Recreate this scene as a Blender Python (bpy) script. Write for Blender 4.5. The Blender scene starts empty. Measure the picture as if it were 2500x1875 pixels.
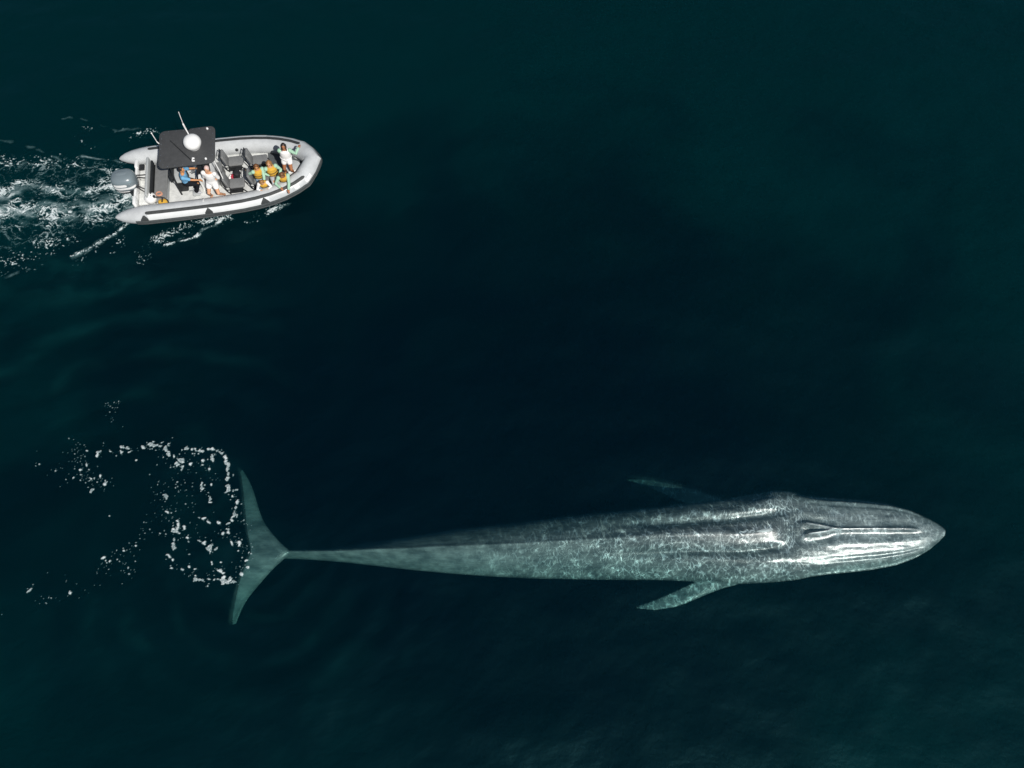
import bpy, math, random
import numpy as np
from mathutils import Vector, Matrix

random.seed(4)
rng = np.random.default_rng(7)
C = bpy.context.scene.collection
R = math.radians

# ------------------------------------------------------------------ camera, light, exposure
CAM_H, TILT, FPX = 25.0, R(25), 2000.0
sc = bpy.context.scene
cam_d = bpy.data.cameras.new('camera')
cam = bpy.data.objects.new('camera', cam_d)
C.objects.link(cam)
cam.location = (0, 0, CAM_H)
cam.rotation_euler = (TILT, 0, 0)
cam_d.sensor_width = 36.0
cam_d.lens = 36.0 * FPX / 2500.0
cam_d.clip_end = 2000
sc.camera = cam

SUN_EL, SUN_AZ = R(46), R(-54)            # azimuth measured from +x towards +y
SUN = Vector((math.cos(SUN_EL) * math.cos(SUN_AZ), math.cos(SUN_EL) * math.sin(SUN_AZ), math.sin(SUN_EL)))
w = bpy.data.worlds.new('World')
sc.world = w
w.use_nodes = True
nt = w.node_tree
bg = nt.nodes['Background']
sky = nt.nodes.new('ShaderNodeTexSky')
sky.sky_type = 'NISHITA'
sky.sun_disc = False
sky.sun_elevation = SUN_EL
sky.sun_rotation = math.pi / 2 - SUN_AZ   # nishita rotation runs clockwise from +y
nt.links.new(sky.outputs[0], bg.inputs[0])
bg.inputs[1].default_value = 0.05
sun_d = bpy.data.lights.new('sun', 'SUN')
sun_d.energy = 4.6
sun_d.angle = R(0.5)
sun_d.color = (1.0, 0.965, 0.91)
sun_o = bpy.data.objects.new('sun', sun_d)
C.objects.link(sun_o)
sun_o.rotation_euler = SUN.to_track_quat('Z', 'Y').to_euler()
sc.view_settings.view_transform = 'Standard'
sc.view_settings.look = 'None'
sc.view_settings.exposure = 0.0
sc.view_settings.gamma = 1.0
try:
    sc.cycles.use_denoising = True
    sc.cycles.caustics_reflective = False
    sc.cycles.caustics_refractive = False
    sc.cycles.max_bounces = 6
    sc.cycles.transparent_max_bounces = 12
    sc.cycles.sample_clamp_indirect = 4.0
except Exception:
    pass

# ------------------------------------------------------------------ measuring helpers
def P(u, v, h=0.0):
    """point of the survey photograph (2500 px wide) dropped to height h"""
    dx, dy = (u - 1250) / FPX, -(v - 937.5) / FPX
    d = np.array([dx, dy * math.cos(TILT) + math.sin(TILT), dy * math.sin(TILT) - math.cos(TILT)])
    t = (h - CAM_H) / d[2]
    return np.array([0, 0, CAM_H]) + d * t

def to_px(x, y, z=0.0):
    ry, rz = y, z - CAM_H
    f = ry * math.sin(TILT) - rz * math.cos(TILT)
    up = ry * math.cos(TILT) + rz * math.sin(TILT)
    return 1250 + FPX * x / f, 937.5 - FPX * up / f

BO = np.array([-10.885, 20.06])
BH = R(8.5)
def B(u, v, h):
    """same, in the boat's own frame (x ahead, y to port)"""
    p = P(u, v, h)
    d = p[:2] - BO
    c, s = math.cos(BH), math.sin(BH)
    return Vector((d[0] * c + d[1] * s, -d[0] * s + d[1] * c, h))
BOAT_M = Matrix.Translation((BO[0], BO[1], 0)) @ Matrix.Rotation(BH, 4, 'Z')

# ------------------------------------------------------------------ noise in numpy
_perm = rng.permutation(512)
_perm = np.concatenate([_perm, _perm, _perm])
_ga = rng.uniform(0, 2 * np.pi, 512)
_gx, _gy = np.cos(_ga), np.sin(_ga)
def perlin(x, y):
    xi, yi = np.floor(x).astype(int), np.floor(y).astype(int)
    xf, yf = x - xi, y - yi
    xi &= 511; yi &= 511
    u, v = xf * xf * xf * (xf * (xf * 6 - 15) + 10), yf * yf * yf * (yf * (yf * 6 - 15) + 10)
    def g(ix, iy, fx, fy):
        h = _perm[_perm[ix & 511] + (iy & 511)]
        return _gx[h] * fx + _gy[h] * fy
    a, b = g(xi, yi, xf, yf), g(xi + 1, yi, xf - 1, yf)
    c, d = g(xi, yi + 1, xf, yf - 1), g(xi + 1, yi + 1, xf - 1, yf - 1)
    return (a + u * (b - a)) + v * ((c + u * (d - c)) - (a + u * (b - a)))
def fbm(x, y, o=4, lac=2.03, gain=.5):
    t, a = 0, 1.0
    for k in range(o):
        t = t + a * perlin(x + 17.3 * k, y - 9.1 * k)
        x, y, a = x * lac, y * lac, a * gain
    return t
def sstep(a, b, x):
    t = np.clip((x - a) / (b - a), 0, 1)
    return t * t * (3 - 2 * t)

# ------------------------------------------------------------------ materials
def mat(name, col, rough=.5, spec=.5, noise=0.0, nscale=8.0, metallic=0.0, bump=0.0, bscale=60.0, coat=0.0, dirt=None):
    m = bpy.data.materials.new(name)
    m.use_nodes = True
    t = m.node_tree
    b = t.nodes['Principled BSDF']
    b.inputs['Roughness'].default_value = rough
    b.inputs['Specular IOR Level'].default_value = spec
    b.inputs['Metallic'].default_value = metallic
    b.inputs['Coat Weight'].default_value = coat
    b.inputs['Base Color'].default_value = (*col, 1)
    tc = t.nodes.new('ShaderNodeTexCoord')
    if noise:
        n = t.nodes.new('ShaderNodeTexNoise')
        n.inputs['Scale'].default_value = nscale
        n.inputs['Detail'].default_value = 6
        n.inputs['Roughness'].default_value = .65
        t.links.new(tc.outputs['Object'], n.inputs['Vector'])
        r = t.nodes.new('ShaderNodeValToRGB')
        r.color_ramp.elements[0].position = .3
        r.color_ramp.elements[1].position = .7
        lo = dirt if dirt else [c * (1 - noise) for c in col]
        hi = [min(1, c * (1 + noise * .6)) for c in col]
        r.color_ramp.elements[0].color = (*lo, 1)
        r.color_ramp.elements[1].color = (*hi, 1)
        t.links.new(n.outputs['Fac'], r.inputs[0])
        t.links.new(r.outputs[0], b.inputs['Base Color'])
    if bump:
        n = t.nodes.new('ShaderNodeTexNoise')
        n.inputs['Scale'].default_value = bscale
        n.inputs['Detail'].default_value = 3
        t.links.new(tc.outputs['Object'], n.inputs['Vector'])
        bp = t.nodes.new('ShaderNodeBump')
        bp.inputs['Strength'].default_value = bump
        bp.inputs['Distance'].default_value = .01
        t.links.new(n.outputs['Fac'], bp.inputs['Height'])
        t.links.new(bp.outputs[0], b.inputs['Normal'])
    return m

M = {}
M['tube'] = mat('tube_hypalon', (.51, .53, .54), .36, .45, .16, 3.0, bump=.25, bscale=9)
M['panel'] = mat('white_side_panel', (.68, .70, .70), .5, .4, .12, 1.5)
M['black'] = mat('black_rubber', (.018, .02, .022), .55, .4, .3, 10)
M['strake'] = mat('strake_rubber', (.07, .078, .08), .55, .3, .25, 8)
M['strip'] = mat('dark_strip', (.045, .049, .05), .6, .3, .3, 12)
M['deck'] = mat('white_deck', (.72, .73, .71), .55, .3, .1, 5, dirt=(.5, .51, .5))
M['gel'] = mat('white_gelcoat', (.78, .79, .78), .25, .5, .06, 3)
M['white'] = mat('white_plastic', (.82, .82, .81), .35, .4, .04, 5)
M['greygel'] = mat('grey_gelcoat', (.30, .32, .33), .4, .4, .12, 4)
M['seat'] = mat('seat_vinyl', (.19, .195, .195), .5, .4, .15, 9, bump=.3, bscale=30)
M['seatlight'] = mat('light_seat_vinyl', (.42, .44, .44), .45, .4, .12, 9, bump=.3, bscale=30)
M['top'] = mat('hardtop_charcoal', (.062, .064, .066), .6, .3, .15, 6, bump=.3, bscale=180)
M['steel'] = mat('stainless', (.6, .62, .63), .25, .5, metallic=1.0)
M['cowl'] = mat('outboard_grey', (.17, .21, .23), .28, .6, .05, 3, coat=.6)
M['cowldark'] = mat('outboard_dark', (.03, .036, .04), .4, .5)
M['floorgrey'] = mat('grey_deck_pad', (.09, .10, .105), .7, .2, .2, 10)
M['yellow'] = mat('yellow_vest', (.62, .36, .05), .75, .2, .2, 14)
M['mint'] = mat('mint_sleeve', (.36, .56, .42), .85, .1, .12, 14)
M['wcloth'] = mat('white_cloth', (.80, .79, .78), .9, .1, .06, 14)
M['blue'] = mat('blue_shirt', (.15, .36, .57), .9, .1, .15, 12)
M['navy'] = mat('dark_trousers', (.012, .013, .016), .9, .1, .2, 12)
M['denim'] = mat('pale_denim', (.30, .42, .55), .9, .1, .2, 12)
M['greycloth'] = mat('grey_trousers', (.48, .49, .52), .9, .1, .3, 12)
M['skin'] = mat('light_skin', (.62, .33, .19), .5, .4, .08, 16)
M['tan'] = mat('tan_skin', (.56, .26, .11), .5, .4, .08, 16)
M['dskin'] = mat('brown_skin', (.36, .15, .07), .5, .4, .08, 16)
M['hair'] = mat('dark_hair', (.02, .012, .01), .5, .5, .3, 30)
M['bhair'] = mat('brown_hair', (.16, .065, .02), .5, .5, .45, 26)
M['lhair'] = mat('golden_brown_hair', (.33, .16, .05), .5, .5, .45, 26)
M['ghair'] = mat('pale_hair', (.62, .45, .42), .6, .3, .1, 30)
M['eye'] = mat('eye_dark', (.02, .015, .012), .2, .6)
M['lip'] = mat('lip', (.4, .12, .09), .5, .4)
M['orange'] = mat('orange_rope', (.60, .30, .20), .7, .2, .3, 30)
M['red'] = mat('red_cloth', (.45, .04, .07), .8, .2, .2, 20)

# ------------------------------------------------------------------ mesh helpers
class MB:
    def __init__(self):
        self.v, self.f = [], []
    def add(self, vs, fs):
        n = len(self.v)
        self.v += [tuple(p) for p in vs]
        self.f += [tuple(i + n for i in f) for f in fs]
        return self
    def grid_ring(self, rings, closed_caps=True):
        """rings: list of equally long closed loops"""
        n = len(rings[0]); vs = [p for r in rings for p in r]; fs = []
        for a in range(len(rings) - 1):
            for k in range(n):
                fs.append((a * n + k, a * n + (k + 1) % n, (a + 1) * n + (k + 1) % n, (a + 1) * n + k))
        if closed_caps:
            fs.append(tuple(range(n))[::-1])
            fs.append(tuple((len(rings) - 1) * n + k for k in range(n)))
        return self.add(vs, fs)
    def rbox(self, c, s, bev=.02, rot=None, topscale=1.0, seg=3):
        """box with rounded vertical edges and softened top and bottom"""
        hx, hy, hz = s[0] / 2, s[1] / 2, s[2] / 2
        bev = min(bev, hx * .95, hy * .95, hz * .95)
        prof = [(-hz, bev), (-hz + bev * .3, bev * .3), (-hz + bev, 0), (hz - bev, 0), (hz - bev * .3, bev * .3), (hz, bev)]
        rings = []
        rc = max(bev, .004) * 1.6
        rc = min(rc, hx * .9, hy * .9)
        for z, ins in prof:
            k = topscale if z > 0 else 1.0
            ring = []
            for cx, cy, a0 in ((1, 1, 0), (-1, 1, 90), (-1, -1, 180), (1, -1, 270)):
                for j in range(seg + 1):
                    a = R(a0 + 90 * j / seg)
                    r = max(rc - ins, .001)
                    ring.append(Vector((((hx - ins - r) * cx + r * math.cos(a)) * k, ((hy - ins - r) * cy + r * math.sin(a)) * k, z)))
            rings.append(ring)
        mtx = Matrix.Translation(c)
        if rot is not None:
            mtx = mtx @ (rot if isinstance(rot, Matrix) else Matrix.Rotation(rot, 4, 'Z'))
        return self.grid_ring([[mtx @ p for p in r] for r in rings])
    def tube(self, pts, rad, n=10, round_ends=False):
        pts = [Vector(p) for p in pts]
        if not isinstance(rad, (list, tuple)):
            rad = [rad] * len(pts)
        if round_ends:
            d0, d1 = (pts[0] - pts[1]).normalized(), (pts[-1] - pts[-2]).normalized()
            r0, r1 = rad[0], rad[-1]
            pre = [(pts[0] + d0 * r0 * s, r0 * c) for s, c in ((.98, .2), (.8, .6), (.5, .866))]
            post = [(pts[-1] + d1 * r1 * s, r1 * c) for s, c in ((.5, .866), (.8, .6), (.98, .2))]
            pts = [p for p, _ in pre] + pts + [p for p, _ in post]
            rad = [r for _, r in pre] + list(rad) + [r for _, r in post]
        rings = []
        prev = None
        for i, p in enumerate(pts):
            t = (pts[min(i + 1, len(pts) - 1)] - pts[max(i - 1, 0)])
            t = t.normalized() if t.length > 1e-9 else Vector((0, 0, 1))
            if prev is None:
                up = Vector((0, 0, 1)) if abs(t.z) < .9 else Vector((1, 0, 0))
                a = t.cross(up).normalized()
            else:
                a = (prev - t * prev.dot(t)).normalized()
            b = t.cross(a)
            prev = a
            rings.append([p + (a * math.cos(2 * math.pi * k / n) + b * math.sin(2 * math.pi * k / n)) * rad[i] for k in range(n)])
        return self.grid_ring(rings)
    def ball(self, c, r, nu=14, nv=10, rot=None):
        if not isinstance(r, (list, tuple)):
            r = (r, r, r)
        rings = []
        mtx = Matrix.Translation(c)
        if rot is not None:
            mtx = mtx @ rot.to_4x4()
        for j in range(nv + 1):
            ph = -math.pi / 2 + math.pi * (.04 + .92 * j / nv)
            rings.append([mtx @ Vector((r[0] * math.cos(ph) * math.cos(2 * math.pi * k / nu), r[1] * math.cos(ph) * math.sin(2 * math.pi * k / nu), r[2] * math.sin(ph))) for k in range(nu)])
        return self.grid_ring(rings)
    def prism(self, outline, z0, z1, bev=0.0):
        n = len(outline)
        c = Vector((sum(p[0] for p in outline) / n, sum(p[1] for p in outline) / n))
        def ring(z, ins):
            out = []
            for p in outline:
                d = Vector((p[0], p[1])) - c
                q = c + d * (1 - ins / max(d.length, .01))
                out.append((q.x, q.y, z))
            return out
        if bev:
            return self.grid_ring([ring(z0, bev), ring(z0 + bev, 0), ring(z1 - bev, 0), ring(z1 - bev * .3, bev * .3), ring(z1, bev)])
        return self.grid_ring([ring(z0, 0), ring(z1, 0)])
    def lathe(self, c, prof, n=32, axis=None):
        mtx = Matrix.Translation(c)
        if axis is not None:
            mtx = mtx @ Vector(axis).to_track_quat('Z', 'Y').to_matrix().to_4x4()
        return self.grid_ring([[mtx @ Vector((r * math.cos(2 * math.pi * k / n), r * math.sin(2 * math.pi * k / n), z)) for k in range(n)] for r, z in prof])
    def mesh(self, name):
        me = bpy.data.meshes.new(name)
        me.from_pydata(self.v, [], self.f)
        me.update()
        return me
    def build(self, name, m, parent=None, smooth=True, remesh=0.0, loc=None, relax=0):
        me = self.mesh(name)
        if remesh:
            me = remeshed(me, remesh, relax)
            me.name = name
        else:
            import bmesh
            bm = bmesh.new(); bm.from_mesh(me)
            bmesh.ops.recalc_face_normals(bm, faces=bm.faces)
            if smooth:
                for e in bm.edges:
                    if len(e.link_faces) == 2 and e.calc_face_angle(0) > R(38):
                        e.smooth = False
            bm.to_mesh(me); bm.free()
        me.materials.append(m)
        if smooth:
            me.polygons.foreach_set('use_smooth', [True] * len(me.polygons))
        o = bpy.data.objects.new(name, me)
        C.objects.link(o)
        if parent:
            o.parent = parent
        if loc is not None:
            o.location = loc
        return o

def remeshed(me, vox, relax=0):
    o = bpy.data.objects.new('tmp', me)
    C.objects.link(o)
    md = o.modifiers.new('r', 'REMESH')
    md.mode = 'VOXEL'
    md.voxel_size = vox
    if relax:
        s = o.modifiers.new('s', 'SMOOTH'); s.factor = .5; s.iterations = relax
    dg = bpy.context.evaluated_depsgraph_get()
    out = bpy.data.meshes.new_from_object(o.evaluated_get(dg))
    bpy.data.objects.remove(o)
    bpy.data.meshes.remove(me)
    return out

def tag(o, label=None, cat=None, group=None, kind=None):
    if label: o['label'] = label
    if cat: o['category'] = cat
    if group: o['group'] = group
    if kind: o['kind'] = kind
    return o
def empty(name, loc=(0, 0, 0), rz=0.0):
    o = bpy.data.objects.new(name, None)
    C.objects.link(o)
    o.location = loc
    o.rotation_euler = (0, 0, rz)
    o.empty_display_size = .2
    return o

# ------------------------------------------------------------------ water
def water_material():
    m = bpy.data.materials.new('sea_water')
    m.use_nodes = True
    t = m.node_tree
    t.nodes.clear()
    N, L = t.nodes.new, t.links.new
    out = N('ShaderNodeOutputMaterial')
    tc = N('ShaderNodeTexCoord')
    def math_(op, a, b=None, clamp=False):
        n = N('ShaderNodeMath'); n.operation = op; n.use_clamp = clamp
        for i, x in enumerate((a, b)):
            if x is None: continue
            if isinstance(x, (int, float)): n.inputs[i].default_value = x
            else: L(x, n.inputs[i])
        return n.outputs[0]
    def noise(scale, detail=3, vec=None, rough=.5, dist=0.0):
        n = N('ShaderNodeTexNoise')
        n.inputs['Scale'].default_value = scale
        n.inputs['Detail'].default_value = detail
        n.inputs['Roughness'].default_value = rough
        n.inputs['Distortion'].default_value = dist
        L(vec if vec is not None else tc.outputs['Object'], n.inputs['Vector'])
        return n
    # wavelets
    mp = N('ShaderNodeMapping'); mp.inputs['Rotation'].default_value = (0, 0, R(38)); mp.inputs['Scale'].default_value = (1.0, 1.35, 1)
    L(tc.outputs['Object'], mp.inputs['Vector'])
    n1 = noise(3.2, 6, mp.outputs[0], .68)
    n2 = noise(.7, 2, mp.outputs[0], .5)
    hgt = math_('ADD', math_('MULTIPLY', n1.outputs['Fac'], .35), n2.outputs['Fac'])
    bp = N('ShaderNodeBump'); bp.inputs['Strength'].default_value = .42; bp.inputs['Distance'].default_value = .10
    L(hgt, bp.inputs['Height'])
    # upwelling colour: sky sheen painted in, paler outwards from the dark middle
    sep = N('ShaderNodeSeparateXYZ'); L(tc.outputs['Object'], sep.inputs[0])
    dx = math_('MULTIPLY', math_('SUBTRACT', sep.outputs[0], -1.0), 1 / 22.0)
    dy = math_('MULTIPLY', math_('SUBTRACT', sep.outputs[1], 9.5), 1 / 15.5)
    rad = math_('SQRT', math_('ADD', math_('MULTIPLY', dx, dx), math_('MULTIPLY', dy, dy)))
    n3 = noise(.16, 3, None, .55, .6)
    sky_sheen = math_('ADD', rad, math_('MULTIPLY', math_('SUBTRACT', n3.outputs['Fac'], .5), 1.0))
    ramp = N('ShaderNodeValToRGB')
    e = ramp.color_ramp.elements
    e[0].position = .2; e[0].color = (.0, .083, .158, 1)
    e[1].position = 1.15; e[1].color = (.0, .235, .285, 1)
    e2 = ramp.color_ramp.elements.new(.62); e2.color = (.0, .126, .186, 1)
    L(math_('MULTIPLY', sky_sheen, 1.0), ramp.inputs[0])
    up = N('ShaderNodeBsdfDiffuse'); froth_sheen_at = N('ShaderNodeAttribute'); froth_sheen_at.attribute_name = 'froth_sheen'  # attribute holds churned froth and the painted ripple sheen and glitter
    cm = N('ShaderNodeMix'); cm.data_type = 'RGBA'; L(froth_sheen_at.outputs['Fac'], cm.inputs['Factor']); L(ramp.outputs[0], cm.inputs['A']); cm.inputs['B'].default_value = (.05, .62, .66, 1)
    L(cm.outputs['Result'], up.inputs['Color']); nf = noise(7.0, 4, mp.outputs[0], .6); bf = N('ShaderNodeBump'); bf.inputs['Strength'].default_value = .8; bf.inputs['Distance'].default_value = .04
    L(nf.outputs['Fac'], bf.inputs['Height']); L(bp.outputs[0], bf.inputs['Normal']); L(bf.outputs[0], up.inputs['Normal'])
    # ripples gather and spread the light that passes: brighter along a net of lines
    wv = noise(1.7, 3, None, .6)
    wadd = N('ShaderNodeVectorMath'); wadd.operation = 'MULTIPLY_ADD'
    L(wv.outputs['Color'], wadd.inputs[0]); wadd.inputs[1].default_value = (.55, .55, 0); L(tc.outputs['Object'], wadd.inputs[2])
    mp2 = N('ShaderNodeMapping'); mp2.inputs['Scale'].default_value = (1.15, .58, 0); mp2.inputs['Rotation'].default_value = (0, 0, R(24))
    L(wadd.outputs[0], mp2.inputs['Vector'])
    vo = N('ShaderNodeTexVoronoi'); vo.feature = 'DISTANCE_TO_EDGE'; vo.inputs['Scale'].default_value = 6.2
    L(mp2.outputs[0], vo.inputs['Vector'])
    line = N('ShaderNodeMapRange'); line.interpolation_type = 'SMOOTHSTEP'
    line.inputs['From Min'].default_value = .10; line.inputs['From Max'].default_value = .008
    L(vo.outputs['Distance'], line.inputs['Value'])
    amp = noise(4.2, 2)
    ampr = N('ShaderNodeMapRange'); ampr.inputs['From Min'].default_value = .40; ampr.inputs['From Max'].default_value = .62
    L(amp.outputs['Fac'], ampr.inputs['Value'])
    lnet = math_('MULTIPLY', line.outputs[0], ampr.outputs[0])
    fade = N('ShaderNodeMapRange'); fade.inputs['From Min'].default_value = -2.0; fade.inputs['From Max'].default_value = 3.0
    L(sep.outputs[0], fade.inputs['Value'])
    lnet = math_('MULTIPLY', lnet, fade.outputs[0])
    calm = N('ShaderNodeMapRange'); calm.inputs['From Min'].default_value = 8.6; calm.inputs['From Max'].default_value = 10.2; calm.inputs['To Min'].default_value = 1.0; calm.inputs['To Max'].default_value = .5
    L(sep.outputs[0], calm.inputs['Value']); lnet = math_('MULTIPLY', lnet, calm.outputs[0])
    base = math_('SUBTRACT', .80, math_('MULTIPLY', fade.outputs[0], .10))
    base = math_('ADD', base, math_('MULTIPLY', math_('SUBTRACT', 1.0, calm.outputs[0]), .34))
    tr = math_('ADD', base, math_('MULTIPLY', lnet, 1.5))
    comb = N('ShaderNodeCombineColor')
    for i in range(3): L(tr, comb.inputs[i])
    trans = N('ShaderNodeBsdfTransparent'); L(comb.outputs[0], trans.inputs['Color'])
    rfr = N('ShaderNodeBsdfRefraction'); rfr.inputs['IOR'].default_value = 1.16; rfr.inputs['Roughness'].default_value = .30
    L(comb.outputs[0], rfr.inputs['Color']); L(bp.outputs[0], rfr.inputs['Normal'])
    thru = N('ShaderNodeMixShader'); thru.inputs[0].default_value = .26
    L(trans.outputs[0], thru.inputs[1]); L(rfr.outputs[0], thru.inputs[2])
    body = N('ShaderNodeMixShader'); body.inputs[0].default_value = .055
    L(thru.outputs[0], body.inputs[1]); L(up.outputs[0], body.inputs[2])
    gl = N('ShaderNodeBsdfGlossy'); gl.inputs['Roughness'].default_value = .31; gl.inputs['Color'].default_value = (.28, .86, .95, 1); L(bp.outputs[0], gl.inputs['Normal'])
    # same reflectance from above and from below (the ray is not bent at the surface)
    ge = N('ShaderNodeNewGeometry')
    dt = N('ShaderNodeVectorMath'); dt.operation = 'DOT_PRODUCT'; L(bp.outputs[0], dt.inputs[0]); L(ge.outputs['Incoming'], dt.inputs[1])
    ab = N('ShaderNodeMath'); ab.operation = 'ABSOLUTE'; L(dt.outputs['Value'], ab.inputs[0])
    fre = math_('ADD', math_('MULTIPLY', math_('POWER', math_('SUBTRACT', 1.0, ab.outputs[0], True), 5.0), .98), .02)
    mx = N('ShaderNodeMixShader'); L(fre, mx.inputs[0]); L(body.outputs[0], mx.inputs[1]); L(gl.outputs[0], mx.inputs[2])
    L(mx.outputs[0], out.inputs['Surface'])
    va = N('ShaderNodeVolumeAbsorption'); va.inputs['Color'].default_value = (.0, .55, .48, 1); va.inputs['Density'].default_value = .34
    L(va.outputs[0], out.inputs['Volume'])
    return m

def wave_height(X, Y):
    U, V = to_px(X, Y)
    # long lazy swell
    z = .16 * fbm(X * .16 + 3, Y * .24, 3)
    c, s = math.cos(R(38)), math.sin(R(38))
    z = z + .012 * fbm((X * c + Y * s) * .9, (-X * s + Y * c) * 2.0, 3)
    # stirred water left of the frame: boat wake and the whale's own
    wk = np.exp(-((V - 500) / 190) ** 2) * sstep(900, 150, U)
    z = z + wk * .07 * fbm(X * .75, Y * 1.5, 4)
    rp = np.exp(-((V - 850) / 230) ** 2) * sstep(900, 300, U)
    d = np.hypot(X + 11.5, (Y - 5.0) * 1.0)
    z = z + rp * (.045 * np.sin(d * 4.6 + 2.2 * fbm(X * .3, Y * .3, 2)) * (.5 + fbm(X * .5 + 9, Y * .5, 2)) + .05 * fbm(X * .4, Y * 1.1, 3))
    fl = np.exp(-((V - 1450) / 200) ** 2) * np.exp(-((U - 700) / 420) ** 2)
    d2 = np.hypot(X + 7.9, Y - 6.0)
    z = z + fl * .035 * np.sin(d2 * 6.5 + 2.0 * fbm(X * .5, Y * .5, 2)) * (.4 + fbm(X * .6, Y * .6, 2))
    return z

def froth_and_sheen(X, Y):
    """churned froth plus ripple sheen and sun glitter painted into the water colour, 0..1"""
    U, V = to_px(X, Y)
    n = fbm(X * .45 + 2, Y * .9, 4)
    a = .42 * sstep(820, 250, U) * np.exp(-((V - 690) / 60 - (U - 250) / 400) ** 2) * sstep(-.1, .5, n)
    # ripple trains between the boat and the tail: sky reflection painted pale along the crests
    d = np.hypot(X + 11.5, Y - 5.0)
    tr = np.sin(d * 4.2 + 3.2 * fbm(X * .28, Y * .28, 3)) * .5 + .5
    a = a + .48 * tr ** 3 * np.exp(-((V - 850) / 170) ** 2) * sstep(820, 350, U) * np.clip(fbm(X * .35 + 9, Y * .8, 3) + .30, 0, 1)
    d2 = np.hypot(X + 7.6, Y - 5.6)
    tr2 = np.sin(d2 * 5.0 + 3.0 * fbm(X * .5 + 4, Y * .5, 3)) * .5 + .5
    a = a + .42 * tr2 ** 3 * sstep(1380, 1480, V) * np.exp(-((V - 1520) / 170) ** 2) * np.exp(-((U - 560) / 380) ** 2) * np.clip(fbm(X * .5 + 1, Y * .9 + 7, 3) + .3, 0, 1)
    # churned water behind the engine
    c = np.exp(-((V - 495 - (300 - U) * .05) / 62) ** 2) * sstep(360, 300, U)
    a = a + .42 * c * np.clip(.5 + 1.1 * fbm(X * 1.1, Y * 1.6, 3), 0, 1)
    # sun glitter at the far right, painted in as pale patches
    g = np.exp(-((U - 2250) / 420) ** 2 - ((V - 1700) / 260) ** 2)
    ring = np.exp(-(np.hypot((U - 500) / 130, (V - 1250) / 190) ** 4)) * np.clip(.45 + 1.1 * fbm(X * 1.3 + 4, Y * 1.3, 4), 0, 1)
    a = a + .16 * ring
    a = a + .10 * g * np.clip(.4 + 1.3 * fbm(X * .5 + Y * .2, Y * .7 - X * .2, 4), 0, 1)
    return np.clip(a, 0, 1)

def make_water():
    core_x = np.arange(-25, 25.01, .11); core_y = np.arange(-6, 33.01, .11)
    g = np.cumsum(.11 * 1.22 ** np.arange(1, 33))
    xs = np.concatenate([core_x[0] - g[::-1], core_x, core_x[-1] + g])
    ys = np.concatenate([core_y[0] - g[::-1], core_y, core_y[-1] + g])
    X, Y = np.meshgrid(xs, ys)
    far = np.maximum(np.maximum(np.abs(X) - 25, 0), np.maximum(Y - 33, -6 - Y))
    Z = wave_height(np.clip(X, -26, 26), np.clip(Y, -7, 34)) * np.exp(-np.maximum(far, 0) / 3)
    ny, nx = X.shape
    V = np.stack([X, Y, Z], -1).reshape(-1, 3)
    i = np.arange(ny * nx).reshape(ny, nx)
    F = np.stack([i[:-1, :-1], i[:-1, 1:], i[1:, 1:], i[1:, :-1]], -1).reshape(-1, 4).tolist()
    loop = list(i[0, :]) + list(i[1:, -1]) + list(i[-1, :-1][::-1]) + list(i[1:-1, 0][::-1])
    nb = len(V)
    Vb = V[loop].copy(); Vb[:, 2] = -16
    V = np.concatenate([V, Vb])
    n = len(loop); nf = len(F)
    for k in range(n):
        F.append((int(loop[k]), int(nb + k), int(nb + (k + 1) % n), int(loop[(k + 1) % n])))
    F.append(tuple(int(nb + k) for k in range(n))[::-1])
    me = bpy.data.meshes.new('water')
    me.from_pydata(V.tolist(), [], F)
    at = me.attributes.new('froth_sheen', 'FLOAT', 'POINT')
    froth_sheen_v = np.zeros(len(V)); froth_sheen_v[:ny * nx] = froth_and_sheen(X, Y).reshape(-1)
    at.data.foreach_set('value', froth_sheen_v.astype(np.float32))
    me.materials.append(water_material())
    me.materials.append(mat('deep_dark', (.0, .006, .012), 1.0, 0.0))
    mi = np.zeros(len(F), int); mi[nf:] = 1
    me.polygons.foreach_set('material_index', mi)
    sm = np.ones(len(F), bool); sm[nf:] = False
    me.polygons.foreach_set('use_smooth', sm)
    o = bpy.data.objects.new('water', me)
    C.objects.link(o)
    tag(o, 'dark teal sea surface with faint ripples around the boat and the whale', None, None, 'structure')
    return o
make_water()

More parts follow.
